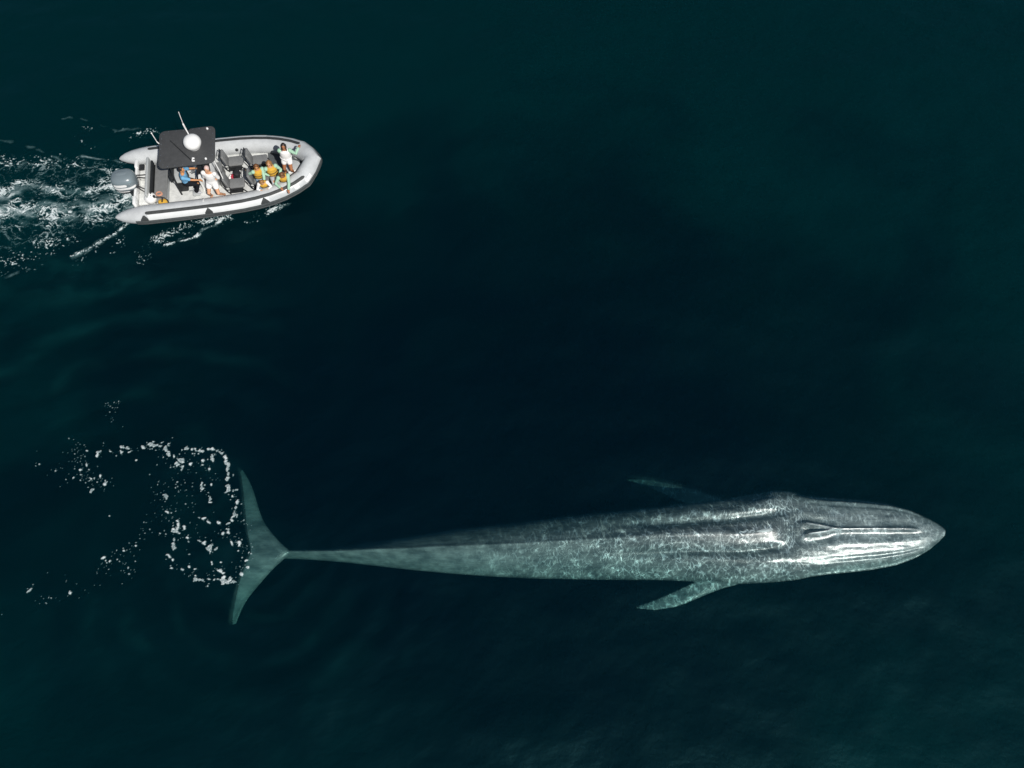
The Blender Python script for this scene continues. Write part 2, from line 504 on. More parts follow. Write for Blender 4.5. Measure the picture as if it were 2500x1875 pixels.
# ------------------------------------------------------------------ whale
def whale_material():
    m = bpy.data.materials.new('whale_skin')
    m.use_nodes = True
    t = m.node_tree
    b = t.nodes['Principled BSDF']
    N, L = t.nodes.new, t.links.new
    tc = N('ShaderNodeTexCoord')
    mp = N('ShaderNodeMapping'); mp.inputs['Scale'].default_value = (.55, 1.1, 1.1); L(tc.outputs['Object'], mp.inputs['Vector'])
    n = N('ShaderNodeTexNoise'); n.inputs['Scale'].default_value = 2.4; n.inputs['Detail'].default_value = 7; n.inputs['Roughness'].default_value = .72
    L(mp.outputs[0], n.inputs['Vector'])
    r = N('ShaderNodeValToRGB')
    e = r.color_ramp.elements
    e[0].position = .38; e[0].color = (.155, .205, .215, 1)
    e[1].position = .64; e[1].color = (.44, .53, .53, 1)
    L(n.outputs['Fac'], r.inputs[0])
    # fine pale flecks and long scratches
    mp2 = N('ShaderNodeMapping'); mp2.inputs['Scale'].default_value = (2.0, 22, 8); L(tc.outputs['Object'], mp2.inputs['Vector'])
    n2 = N('ShaderNodeTexNoise'); n2.inputs['Scale'].default_value = 1.2; n2.inputs['Detail'].default_value = 5; n2.inputs['Roughness'].default_value = .7
    L(mp2.outputs[0], n2.inputs['Vector'])
    mr = N('ShaderNodeMapRange'); mr.inputs['From Min'].default_value = .35; mr.inputs['From Max'].default_value = .7
    mr.inputs['To Min'].default_value = .72; mr.inputs['To Max'].default_value = 1.2
    L(n2.outputs['Fac'], mr.inputs['Value'])
    mu = N('ShaderNodeMix'); mu.data_type = 'RGBA'; mu.blend_type = 'MULTIPLY'; mu.inputs['Factor'].default_value = 1
    L(r.outputs[0], mu.inputs['A']); L(mr.outputs[0], mu.inputs['B'])
    L(mu.outputs['Result'], b.inputs['Base Color'])
    b.inputs['Roughness'].default_value = .31
    b.inputs['Specular IOR Level'].default_value = 1.0
    bp = N('ShaderNodeBump'); bp.inputs['Strength'].default_value = .25; bp.inputs['Distance'].default_value = .025
    n3 = N('ShaderNodeTexNoise'); n3.inputs['Scale'].default_value = 5; n3.inputs['Detail'].default_value = 5
    mp3 = N('ShaderNodeMapping'); mp3.inputs['Scale'].default_value = (.5, 2.2, 1); L(tc.outputs['Object'], mp3.inputs['Vector']); L(mp3.outputs[0], n3.inputs['Vector'])
    L(n3.outputs['Fac'], bp.inputs['Height']); L(bp.outputs[0], b.inputs['Normal'])
    return m

def make_whale():
    # silhouette stations: pixel column, upper edge, lower edge
    st = [(640, 1337, 1360), (680, 1338, 1357), (740, 1337, 1359), (800, 1334, 1363), (850, 1328, 1368), (900, 1320, 1374), (1000, 1306, 1386), (1100, 1291, 1396),
          (1200, 1281, 1403), (1300, 1269, 1408), (1450, 1252, 1411), (1600, 1239, 1413), (1700, 1229, 1419), (1780, 1222, 1427), (1850, 1212, 1425),
          (1895, 1205, 1422), (1930, 1207, 1418), (1960, 1214, 1411), (2000, 1219, 1405), (2060, 1222, 1399), (2110, 1225, 1393), (2170, 1232, 1382),
          (2220, 1245, 1364), (2260, 1261, 1343), (2286, 1275, 1323), (2300, 1285, 1312), (2307, 1291, 1306)]
    def ztop(x):
        return np.interp(x, [-8, -5, -2, 2, 5, 7, 8.6, 9.3, 10, 12, 13.0, 13.55], [-1.28, -1.06, -.76, -.44, -.26, -.17, -.13, -.10, -.085, -.08, -.10, -.20])
    xs_, yc_, w_ = [], [], []
    for u, a, b in st:
        x = (u - 1250) / 78.6
        half = (b - a) / 2 / 80
        zs = float(ztop(x)) - half * .75
        p, q = P(u, a, zs), P(u, b, zs)
        xs_.append((p[0] + q[0]) / 2); yc_.append((p[1] + q[1]) / 2); w_.append((p[1] - q[1]) / 2)
    X = np.linspace(xs_[0], xs_[-1], 640)
    dens = np.interp(X, xs_, w_); yc = np.interp(X, xs_, yc_)
    k = np.exp(-np.linspace(-2, 2, 17) ** 2); k /= k.sum()
    sm = lambda a: np.convolve(np.pad(a, 8, mode='edge'), k, 'valid')
    W = sm(dens); yc = sm(yc)
    W[-10:] = np.interp(X[-10:], xs_, w_)
    xs_n = X[-1]
    W = np.minimum(W, .55 * np.sqrt(np.maximum(xs_n - X, 0) / .28) * 1.2 + .02)
    ZT = sm(ztop(X))
    NA = 240
    ang = np.linspace(0, 2 * np.pi, NA, endpoint=False)
    ca, sa = np.cos(ang), np.sin(ang)
    rf = np.interp(X, [-8, -3, 2, 5, 8, 13.6], [.66, .64, .52, .30, .12, .08])
    hu = np.interp(X, [-8, -6, -3, 1, 4, 8, 9.5, 11.5, 13, 13.6], [.34, .42, .62, .85, .92, .80, .68, .62, .42, .10])
    hd = np.interp(X, [-8, -6, -3, 1, 4, 8, 9.5, 11.5, 13, 13.6], [.34, .42, .7, 1.05, 1.2, 1.25, 1.2, .95, .5, .12])
    Xg = X[:, None]; t = np.abs(ca)[None, :]; yrel = W[:, None] * ca[None, :]
    zs = ZT - hu
    up = (1 - rf[:, None]) * np.abs(sa)[None, :] + rf[:, None] * (1 - t)
    hd_prof = np.abs(sa)[None, :]
    Z = np.where(sa[None, :] >= 0, zs[:, None] + hu[:, None] * up, zs[:, None] - hd[:, None] * hd_prof)
    Y = yc[:, None] + yrel
    top = sstep(0.0, .3, sa)[None, :]
    g = lambda y, c, s: np.exp(-((y - c) / s) ** 2)
    D = 0
    # rostrum: central ridge that parts into the splash guard before the blowholes
    f = sstep(9.55, 10.3, Xg) * sstep(12.95, 12.3, Xg)
    D = D + f * .10 * g(yrel, 0, .065)
    D = D - f * .015 * (g(yrel, .2, .12) + g(yrel, -.2, .12))
    f2 = sstep(8.95, 9.3, Xg) * sstep(10.35, 9.8, Xg)
    off = np.clip((10.15 - Xg) / 1.1, 0, 1.1) * .20
    D = D + f2 * .15 * (g(yrel, off, .05) + g(yrel, -off, .05)) * np.where(off < .03, .6, 1)
    D = D - f2 * .10 * g(yrel, 0, .05) * sstep(.03, .1, off)
    D = D - f2 * .07 * (g(yrel, off + .22, .12) + g(yrel, -off - .22, .12))
    # two low folds along each side of the rostrum, then the lip: the jaw lies lower outside it
    fr = sstep(9.3, 10.6, Xg) * sstep(13.2, 12.4, Xg)
    rw = W[:, None] * np.interp(Xg, [8.8, 10, 12, 13.3], [.90, .86, .86, .93])
    a_ = np.abs(yrel)
    D = D + fr * .018 * g(a_, rw * .42, .10)
    D = D - fr * .022 * g(a_, rw * .80, .05)
    D = D + fr * .03 * g(a_, rw - .08, .05)
    D = D - sstep(8.9, 9.8, Xg) * sstep(13.4, 12.9, Xg) * .17 * sstep(-.02, .05, a_ - rw)
    D = D - sstep(8.9, 9.8, Xg) * sstep(13.4, 12.9, Xg) * .05 * g(a_, rw + .01, .025)
    # neck dip behind the blowholes, muscles of the back
    D = D - .09 * g(Xg, 8.75, .35) * g(yrel, 0, .5)
    fb = sstep(2.6, 5.2, Xg) * sstep(8.9, 7.9, Xg)
    cr = .07 * sstep(5, 8, Xg)
    D = D + fb * (.11 * g(yrel, 0, .20))
    D = D - fb * .13 * (g(yrel, .46 + cr, .13) + g(yrel, -.46 - cr, .13))
    D = D + g(Xg, 8.0, .7) * .12 * (g(a_, .95, .22))
    D = D + g(Xg, 6.5, 1.2) * .05 * g(a_, .78, .14)
    # low keel line towards the tail
    D = D + sstep(6.0, 3.5, Xg) * sstep(-6.5, -4, Xg) * .022 * g(yrel, -.02, .08)
    # skin relief
    D = D + .012 * fbm(Xg * .8 + 0 * yrel, yrel * 4 + 5, 3) + .006 * fbm(Xg * 3 + 0 * yrel, yrel * 9, 2)
    Z = Z + D * top
    rings = np.stack([np.broadcast_to(Xg, Y.shape), Y, Z], -1)
    # slight waver of the flanks seen through moving water
    org = np.array([3.0, 6.3, -1.0])
    mb = MB()
    V = (rings - org).reshape(-1, 3)
    n = len(X); idx = np.arange(n * NA).reshape(n, NA)
    nx = np.roll(idx, -1, 1)
    F = np.stack([idx[:-1], idx[1:], nx[1:], nx[:-1]], -1).reshape(-1, 4).tolist()
    F.append(tuple(int(q) for q in idx[0])); F.append(tuple(int(q) for q in idx[-1][::-1]))
    mb.v = [tuple(p) for p in V.tolist()]; mb.f = [tuple(q) for q in F]
    # flippers and flukes: lens sections between leading and trailing edge, merged into the same skin
    def wing(stn, NN=20):
        out = []
        stn = np.array(stn, float)
        s = np.linspace(0, 1, len(stn)); q = np.linspace(0, 1, 60)
        A = np.stack([np.interp(q, s, stn[:, c]) for c in range(stn.shape[1])], -1)
        kk = np.exp(-np.linspace(-1.6, 1.6, 7) ** 2); kk /= kk.sum()
        A2 = np.stack([np.convolve(np.pad(A[:, c], 3, mode='edge'), kk, 'valid') for c in range(A.shape[1])], -1)
        A2[0], A2[-1] = A[0], A[-1]
        for lu, lv, tu, tv, z, th in A2:
            le, te = P(lu, lv, z) - org, P(tu, tv, z) - org
            mid, hv = (le + te) / 2, (le - te) / 2
            ring = []
            for k in range(NN):
                a = 2 * math.pi * k / NN
                taper = .55 + .45 * math.cos(a)
                p = mid + hv * math.cos(a)
                ring.append((p[0], p[1], p[2] + th * math.sin(a) * (.35 + .65 * taper)))
            out.append(ring)
        mb.grid_ring(out)
    wing([(592, 1146, 585, 1152, -2.22, .025), (604, 1163, 588, 1166, -2.08, .035), (619, 1194, 592, 1193, -1.94, .05), (631, 1238, 596, 1232, -1.77, .07),
          (643, 1272, 599, 1266, -1.62, .09), (663, 1300, 603, 1300, -1.40, .11), (690, 1330, 609, 1328, -1.33, .16), (714, 1347, 613, 1347, -1.31, .20),
          (695, 1364, 605, 1364, -1.33, .16), (672, 1384, 594, 1388, -1.40, .11), (650, 1408, 584, 1416, -1.57, .09),
          (628, 1434, 578, 1444, -1.77, .07), (606, 1460, 572, 1470, -1.94, .05), (590, 1490, 567, 1496, -2.11, .035), (577, 1524, 564, 1526, -2.28, .02)])
    wing([(1850, 1400, 1740, 1385, -1.02, .17), (1800, 1428, 1716, 1408, -1.12, .15), (1766, 1436, 1700, 1419, -1.20, .14), (1732, 1449, 1688, 1425, -1.27, .12), (1690, 1467, 1658, 1439, -1.34, .09), (1650, 1482, 1624, 1454, -1.42, .065), (1600, 1490, 1590, 1468, -1.50, .04), (1555, 1486, 1553, 1481, -1.57, .015)])
    wing([(1830, 1240, 1710, 1250, -1.20, .17), (1770, 1222, 1690, 1236, -1.30, .15), (1744, 1213, 1676, 1229, -1.45, .14), (1699, 1196, 1644, 1219, -1.70, .11), (1650, 1184, 1614, 1203, -2.00, .08), (1604, 1173, 1580, 1190, -2.30, .06), (1560, 1169, 1552, 1180, -2.60, .035), (1530, 1169, 1528, 1173, -2.80, .015)])
    o = mb.build('whale', whale_material(), None, True, remesh=.022, relax=1, loc=tuple(org))
    tag(o, 'long grey blue whale gliding just under the surface, head breaking water', 'whale')
    return o
make_whale()

# ------------------------------------------------------------------ foam
def foam_material():
    m = bpy.data.materials.new('foam')
    m.use_nodes = True
    t = m.node_tree
    t.nodes.clear()
    N, L = t.nodes.new, t.links.new
    out = N('ShaderNodeOutputMaterial')
    at = N('ShaderNodeAttribute'); at.attribute_name = 'thickness'
    d = N('ShaderNodeBsdfDiffuse')
    tc = N('ShaderNodeTexCoord')
    n = N('ShaderNodeTexNoise'); n.inputs['Scale'].default_value = 22; n.inputs['Detail'].default_value = 5
    L(tc.outputs['Object'], n.inputs['Vector'])
    r = N('ShaderNodeValToRGB')
    r.color_ramp.elements[0].position = .3; r.color_ramp.elements[0].color = (.34, .42, .44, 1)
    r.color_ramp.elements[1].position = .62; r.color_ramp.elements[1].color = (.80, .86, .86, 1)
    L(n.outputs['Fac'], r.inputs[0])
    mt = N('ShaderNodeMix'); mt.data_type = 'RGBA'; mt.inputs['A'].default_value = (.16, .34, .36, 1)
    mr = N('ShaderNodeMapRange'); mr.inputs['From Min'].default_value = .1; mr.inputs['From Max'].default_value = .75
    L(at.outputs['Fac'], mr.inputs['Value']); L(mr.outputs[0], mt.inputs['Factor']); L(r.outputs[0], mt.inputs['B']); L(mt.outputs['Result'], d.inputs['Color'])
    tr = N('ShaderNodeBsdfTransparent')
    mx = N('ShaderNodeMixShader')
    L(at.outputs['Fac'], mx.inputs[0]); L(tr.outputs[0], mx.inputs[1]); L(d.outputs[0], mx.inputs[2])
    L(mx.outputs[0], out.inputs['Surface'])
    return m
FOAM = foam_material()

def seg_dist(U, V, pts):
    """distance in photo pixels to a polyline and the arc length there"""
    best = np.full(U.shape, 1e9)
    for (ax, ay), (bx, by) in zip(pts[:-1], pts[1:]):
        dx, dy = bx - ax, by - ay
        t = np.clip(((U - ax) * dx + (V - ay) * dy) / max(dx * dx + dy * dy, 1e-6), 0, 1)
        best = np.minimum(best, np.hypot(U - ax - t * dx, V - ay - t * dy))
    return best

def foam_sheet(name, x0, x1, y0, y1, step, field, label):
    xs, ys = np.arange(x0, x1, step), np.arange(y0, y1, step)
    X, Y = np.meshgrid(xs, ys)
    A = field(X, Y)
    Z = wave_height(X, Y) + .012 + .05 * A
    i = np.arange(X.size).reshape(X.shape)
    q = np.stack([i[:-1, :-1], i[:-1, 1:], i[1:, 1:], i[1:, :-1]], -1).reshape(-1, 4)
    a = A.reshape(-1)
    keep = a[q].max(1) > .02
    q = q[keep]
    used = np.unique(q)
    re = np.full(X.size, -1); re[used] = np.arange(len(used))
    V = np.stack([X, Y, Z], -1).reshape(-1, 3)[used]
    me = bpy.data.meshes.new(name)
    me.from_pydata(V.tolist(), [], re[q].tolist())
    at = me.attributes.new('thickness', 'FLOAT', 'POINT')
    at.data.foreach_set('value', np.clip(a[used], 0, 1).astype(np.float32))
    me.polygons.foreach_set('use_smooth', [True] * len(me.polygons))
    me.materials.append(FOAM)
    o = bpy.data.objects.new(name, me)
    C.objects.link(o)
    tag(o, label, None, None, 'stuff')
    return o

def wake_field(X, Y):
    U, V = to_px(X, Y)
    ax, ay = X * .55, Y                          # streaks run along the boat's course
    wx = X + .35 * fbm(X * 1.3, Y * 1.3, 3); wy = Y + .35 * fbm(X * 1.3 + 40, Y * 1.3, 3)
    web = 1 - np.abs(fbm(wx * 1.2, wy * 3.2, 4)) * 4.4           # crooked filaments
    web2 = 1 - np.abs(fbm(wx * 2.8 + 7, wy * 6.4, 3)) * 3.8
    web = np.maximum(web, web2 * .85)
    dots = fbm(wx * 7.5, wy * 9.5, 3) * 1.5 + .25                 # loose flecks
    mist = .35 + fbm(X * 1.8, Y * 2.8, 4) * 1.3
    fine = np.maximum(fbm(wx * 15, wy * 18, 3), fbm(wx * 9 + 3, wy * 12, 2) * .8) * 1.45 + .28
    clump = .55 + .85 * np.clip(fbm(X * 1.2 + 30, Y * 1.6, 3) + .4, 0, 1)
    U = U + 7 * fbm(X * 1.6 + 11, Y * 1.6, 3); V = V + 7 * fbm(X * 1.6, Y * 1.6 + 23, 3)
    out = np.zeros_like(X)
    def band(pts, wd, den, kind):
        nonlocal out
        d = den * np.exp(-(seg_dist(U, V, pts) / wd) ** 2)
        f = {'web': web, 'dots': dots, 'fine': fine}.get(kind)
        if kind == 'mist':
            a = np.clip(d * mist * 1.1 - .03, 0, .6)
        else:
            d = d * clump
            lo = (1 - d * .62) if kind == 'web' else (1.42 - d * .95)
            a = sstep(lo - .04, lo + .16, f) * np.clip(d * 1.8, 0, 1) * (.45 + .45 * sstep(.2, .8, d))
        out = np.maximum(out, a)
    main = [(318, 500), (221, 504), (142, 516), (63, 520), (-60, 532)]
    band(main, 20, .52, 'mist'); band(main, 24, .80, 'web'); band(main, 36, .72, 'dots'); band(main, 30, .48, 'fine')
    sec = [(322, 480), (253, 455), (174, 476), (79, 455), (32, 455), (-40, 500)]
    band(sec, 22, .68, 'web'); band(sec, 30, .6, 'dots'); band(sec, 12, .42, 'mist')
    band([(320, 430), (280, 425), (250, 440)], 26, .66, 'web'); band([(320, 430), (280, 425), (230, 440)], 26, .55, 'fine')
    band([(322, 505), (302, 475), (292, 520)], 20, .88, 'web'); band([(322, 505), (302, 475), (270, 515)], 26, .66, 'fine'); band([(322, 500), (280, 506), (230, 505)], 18, .6, 'mist')
    band([(-20, 440), (150, 430), (270, 420)], 40, .40, 'web'); band([(-20, 440), (150, 430), (270, 420)], 36, .50, 'dots')
    band([(-20, 400), (120, 395), (240, 410)], 22, .36, 'web'); band([(-20, 400), (90, 395), (190, 395)], 30, .68, 'dots')
    band([(-20, 470), (40, 480), (20, 520), (-30, 540)], 18, .6, 'mist'); band([(-20, 470), (40, 480), (20, 520), (-30, 540)], 22, .8, 'web')
    band([(-20, 560), (150, 548), (280, 525)], 22, .46, 'web'); band([(-20, 565), (150, 552), (280, 530)], 22, .5, 'fine')
    band([(185, 325), (205, 350), (225, 365)], 17, .74, 'dots'); band([(200, 305), (228, 320), (232, 335)], 7, .6, 'fine')
    band([(318, 338), (345, 328), (388, 321)], 12, .74, 'dots'); band([(318, 338), (345, 328), (388, 321)], 12, .6, 'fine')
    band([(158, 387), (206, 379), (250, 385), (285, 390), (316, 402)], 5, .62, 'fine'); band([(190, 381), (250, 384), (300, 396)], 3, .42, 'mist')
    band([(152, 289), (180, 288), (200, 290)], 2.4, .36, 'mist'); band([(200, 290), (245, 306), (288, 322), (340, 316)], 3, .20, 'mist'); band([(280, 322), (300, 318)], 2.4, .34, 'mist')  # thin foam here paints sun glint along the wave crests
    band([(0, 341), (30, 344), (60, 352), (98, 366)], 3, .24, 'mist'); band([(50, 352), (96, 366), (150, 392)], 3, .24, 'mist')
    band([(-10, 370), (22, 366)], 5, .6, 'dots')
    bowl = [(312, 541), (275, 566), (240, 592), (206, 611), (175, 624)]
    band(bowl, 7, .95, 'fine'); band(bowl, 6, .62, 'web'); band(bowl, 6, .26, 'mist'); band([(290, 560), (240, 600), (180, 640)], 14, .5, 'fine')
    spr = [(738, 466), (715, 482), (700, 494), (680, 507), (660, 519)]
    band(spr, 8, 1.15, 'fine'); band(spr, 6, 1.05, 'web'); band(spr, 6, .5, 'mist'); band(spr, 7, .9, 'dots')
    band([(665, 517), (645, 535), (627, 542), (600, 541)], 4, 1.1, 'fine'); band([(700, 492), (660, 512), (625, 525)], 12, .66, 'fine'); band([(690, 495), (660, 512), (625, 530)], 11, .6, 'dots')
    outl = [(547, 535), (506, 558), (470, 579), (443, 589), (402, 599)]
    band(outl, 5, 1.15, 'fine'); band(outl, 3.5, .95, 'web'); band(outl, 4, .3, 'mist')
    band([(560, 528), (480, 545), (420, 560), (380, 585)], 20, .72, 'fine'); band([(530, 535), (470, 555), (400, 585)], 20, .62, 'dots'); band([(400, 575), (360, 600), (340, 630)], 24, .70, 'dots'); band([(400, 575), (360, 600), (340, 630)], 24, .55, 'fine')
    band([(298, 582), (275, 610), (255, 628)], 16, .82, 'dots'); band([(235, 600), (240, 635)], 10, .72, 'dots')
    band([(170, 580), (90, 610), (0, 640)], 38, .74, 'dots'); band([(170, 560), (60, 580), (-20, 600)], 30, .40, 'web'); band([(170, 575), (60, 600), (-20, 620)], 36, .5, 'fine')
    band([(100, 650), (60, 660)], 14, .66, 'dots'); band([(16, 676), (50, 664), (70, 656)], 3, .3, 'mist')
    band([(330, 620), (360, 645)], 18, .6, 'dots')
    # nothing grows under the hull
    c, s = math.cos(BH), math.sin(BH)
    bx, by = (X - BO[0]) * c + (Y - BO[1]) * s, -(X - BO[0]) * s + (Y - BO[1]) * c
    out = np.where((bx > -3.0) & (bx < 3.3) & (np.abs(by) < 1.25), 0, out)
    return out
p00, p11 = P(-60, 700), P(780, 270)
foam_sheet('wake_foam', min(P(-60, 270)[0], p00[0]), -7.4, p00[1], p11[1], .026, wake_field, 'white churned wake foam trailing behind the inflatable boat')

# foam left by the tail: chunks (photo px, size px, squeeze, turn) and flecks
CH = [(378, 1089, 13, 5, -8), (395, 1091, 8, 4, 10), (408, 1100, 5, 11, 20), (414, 1110, 5, 9, 20), (460, 1097, 8, 6, 0), (471, 1099, 6, 6, 40), (491, 1104, 8, 5, 10),
      (510, 1098, 5, 4, 0), (521, 1097, 5, 6, 40), (519, 1117, 5, 11, 5), (541, 1108, 10, 4, -40), (551, 1116, 7, 7, 0), (553, 1130, 6, 10, 5), (557, 1141, 5, 9, 8), (558, 1158, 5, 9, -5),
      (556, 1170, 5, 9, -5), (560, 1196, 6, 11, 5), (568, 1212, 3, 4, 0), (580, 1228, 5, 7, 0), (577, 1240, 4, 9, -15), (574, 1256, 6, 12, -5), (570, 1273, 5, 5, 0), (560, 1280, 8, 3, 30),
      (445, 1127, 8, 6, 20), (437, 1134, 8, 5, -40), (447, 1146, 4, 10, -20), (428, 1116, 4, 6, 0), (467, 1135, 6, 4, 40), (497, 1126, 6, 4, 20), (513, 1147, 4, 4, 0), (494, 1190, 5, 11, 0), (517, 1184, 3, 5, 0),
      (514, 1216, 4, 9, 5), (517, 1228, 5, 3, 10), (407, 1213, 4, 9, 10), (410, 1252, 6, 4, -40), (488, 1265, 7, 3, -20), (499, 1267, 7, 3, 10), (512, 1277, 6, 3, -40), (536, 1279, 5, 5, 30),
      (437, 1281, 5, 8, -10), (432, 1297, 7, 9, -20), (424, 1292, 6, 5, 0), (452, 1290, 4, 8, 5), (427, 1317, 4, 12, 0), (426, 1335, 4, 16, -3), (416, 1360, 5, 8, 30), (424, 1368, 5, 5, 0),
      (459, 1314, 7, 5, 0), (488, 1322, 8, 3, -20), (498, 1328, 6, 5, -20), (514, 1340, 10, 9, 0), (531, 1341, 8, 4, 50), (547, 1305, 5, 7, -25), (561, 1303, 4, 8, 20), (558, 1294, 8, 3, 0),
      (568, 1328, 3, 6, 20), (587, 1328, 4, 8, -20), (583, 1346, 4, 3, 0), (601, 1370, 6, 3, 20), (606, 1385, 7, 4, 15), (590, 1401, 7, 5, 15), (541, 1395, 6, 5, 0), (546, 1400, 6, 5, 30),
      (563, 1414, 9, 8, 0), (570, 1420, 8, 9, 10), (552, 1420, 9, 8, 0), (549, 1409, 5, 6, 0), (557, 1425, 8, 3, 0), (535, 1415, 9, 3, -5), (512, 1415, 7, 3, -8), (488, 1416, 10, 5, -5), (478, 1406, 3, 3, 0),
      (463, 1385, 6, 4, -20), (446, 1390, 6, 3, -30), (420, 1388, 5, 3, 0), (477, 1390, 5, 3, 0), (519, 1375, 3, 6, 20), (541, 1374, 4, 3, 0),
      (296, 1092, 4, 5, 0), (313, 1095, 9, 4, -10), (316, 1105, 5, 3, 0), (352, 1095, 7, 4, 0), (270, 1103, 5, 3, 0), (243, 1103, 8, 3, 5), (238, 1113, 5, 4, 40), (296, 1103, 3, 8, 20),
      (335, 1125, 4, 3, 30), (212, 1100, 5, 3, 0), (211, 1135, 3, 7, 0), (195, 1146, 5, 4, 0), (245, 1162, 5, 6, 0), (222, 1168, 7, 3, -30), (255, 1182, 6, 4, 20), (224, 1197, 3, 10, -25), (268, 1260, 3, 3, 0),
      (78, 1438, 2.5, 10, -22), (70, 1445, 5, 2, 40), (254, 1361, 6, 4, 30), (268, 1370, 5, 3, 30), (172, 1447, 6, 3, 40), (333, 1333, 4, 3, 0), (303, 1345, 4, 3, 0)]
FL = [((20, 1083), (90, 1130), 16, 26), ((175, 1085), (215, 1160), 26, 70), ((170, 1150), (270, 1190), 18, 40), ((230, 1105), (420, 1085), 14, 55), ((410, 1110), (470, 1150), 24, 45),
      ((480, 1110), (530, 1180), 18, 30), ((560, 1190), (600, 1290), 14, 45), ((385, 1170), (440, 1330), 28, 80), ((430, 1180), (530, 1270), 40, 40), ((540, 1290), (600, 1340), 20, 45),
      ((420, 1380), (520, 1420), 14, 36), ((520, 1400), (600, 1380), 14, 36), ((600, 1330), (620, 1370), 10, 18), ((380, 1270), (300, 1360), 30, 45), ((290, 1350), (230, 1420), 24, 34), ((300, 1370), (310, 1420), 20, 24),
      ((260, 1000), (300, 990), 16, 26), ((270, 1020), (300, 1040), 10, 6), ((80, 1470), (140, 1460), 14, 16), ((130, 1400), (200, 1440), 20, 14), ((5, 1498), (10, 1500), 4, 3), ((440, 1200), (480, 1330), 40, 30), ((40, 1090), (160, 1170), 30, 22)]
def tail_field(X, Y):
    U, V = to_px(X, Y)
    out = np.zeros_like(X)
    wob = fbm(X * 6, Y * 6, 3)
    wob2 = fbm(X * 14 + 5, Y * 14, 2)
    r = random.Random(3)
    spots = [(u, v, max(a * .78, 1.5), max(b * .74, 1.4), R(t)) for u, v, a, b, t in CH]
    for (a, b, wd, n) in FL:
        for _ in range(int(n * .9)):
            t = r.random()
            s = .65 + 1.3 * r.random() ** 5
            spots.append((a[0] + (b[0] - a[0]) * t + r.gauss(0, wd * .55), a[1] + (b[1] - a[1]) * t + r.gauss(0, wd * .55), s * (1 + r.random() * .8), s, r.uniform(0, 3.1)))
    ny, nx = X.shape
    for u, v, a, b, t in spots:
        p = P(u, v); rad = (max(a, b) * 1.7 + 3) / 78
        i0, i1 = np.searchsorted(X[0], [p[0] - rad, p[0] + rad]); j0, j1 = np.searchsorted(Y[:, 0], [p[1] - rad, p[1] + rad])
        if i1 <= i0 or j1 <= j0: continue
        sl = (slice(j0, j1), slice(i0, i1))
        du, dv = U[sl] - u, V[sl] - v
        c, s = math.cos(t), math.sin(t)
        q = np.hypot((du * c - dv * s) / a, (du * s + dv * c) / b)
        big = min(1, max(a, b) / 6)
        q = q * (1 + 1.3 * big * wob[sl]) + .6 * big * wob2[sl]
        al = sstep(1.12, .62, q) * ((.50 + .40 * np.exp(-((q - .78) / .2) ** 2)) if big >= 1 else .3 + .5 * min(1, min(a, b) / 2.4))
        out[sl] = np.maximum(out[sl], al)
    return out
foam_sheet('tail_foam', P(0, 1500)[0] - .2, P(640, 1300)[0], P(300, 1520)[1], P(300, 970)[1], .021, tail_field, 'broken ring of white foam patches on the water behind the whale tail')

# ------------------------------------------------------------------ boat
boat = empty('inflatable_boat', (BO[0], BO[1], 0), BH)
tag(boat, 'grey rigid inflatable boat with dark hardtop carrying whale watchers', 'boat')

TR = .335
def tube_path():
    half = [(-3.82, 1.37, .47, .03), (-3.74, 1.37, .47, .10), (-3.55, 1.375, .465, .19), (-3.3, 1.38, .46, .262), (-3.0, 1.38, .455, .312), (-2.75, 1.38, .45, TR), (-2.0, 1.39, .45, TR), (-1.0, 1.395, .45, TR), (0, 1.39, .455, TR), (.8, 1.36, .465, TR),
            (1.3, 1.31, .475, TR), (1.8, 1.22, .49, TR), (2.25, 1.09, .51, TR), (2.68, .90, .54, TR), (3.02, .69, .57, TR), (3.25, .38, .64, TR * .98), (3.46, 0.0, .70, TR * .95)]
    full = [(x, -y, z, r) for x, y, z, r in half] + [(x, y, z, r) for x, y, z, r in half[::-1]][1:]
    return full
def dens_path(p, n=5):
    out = []
    for a, b in zip(p[:-1], p[1:]):
        for k in range(n):
            out.append(tuple(a[i] + (b[i] - a[i]) * k / n for i in range(4)))
    return out + [p[-1]]
TP = tube_path()
def tube_frames(path):
    fr = []
    for i, (x, y, z, r) in enumerate(path):
        a, b = path[max(i - 1, 0)], path[min(i + 1, len(path) - 1)]
        t = Vector((b[0] - a[0], b[1] - a[1], 0)).normalized()
        out = Vector((t.y, -t.x, 0))             # outboard
        fr.append((Vector((x, y, z)), out, r, t))
    return fr
mb = MB()
NT = 28
mb.grid_ring([[p + (o * math.cos(2 * math.pi * k / NT) + Vector((0, 0, 1)) * math.sin(2 * math.pi * k / NT)) * r for k in range(NT)] for p, o, r, t in tube_frames(TP)])
tubes = mb.build('inflatable_tube', M['tube'], boat)

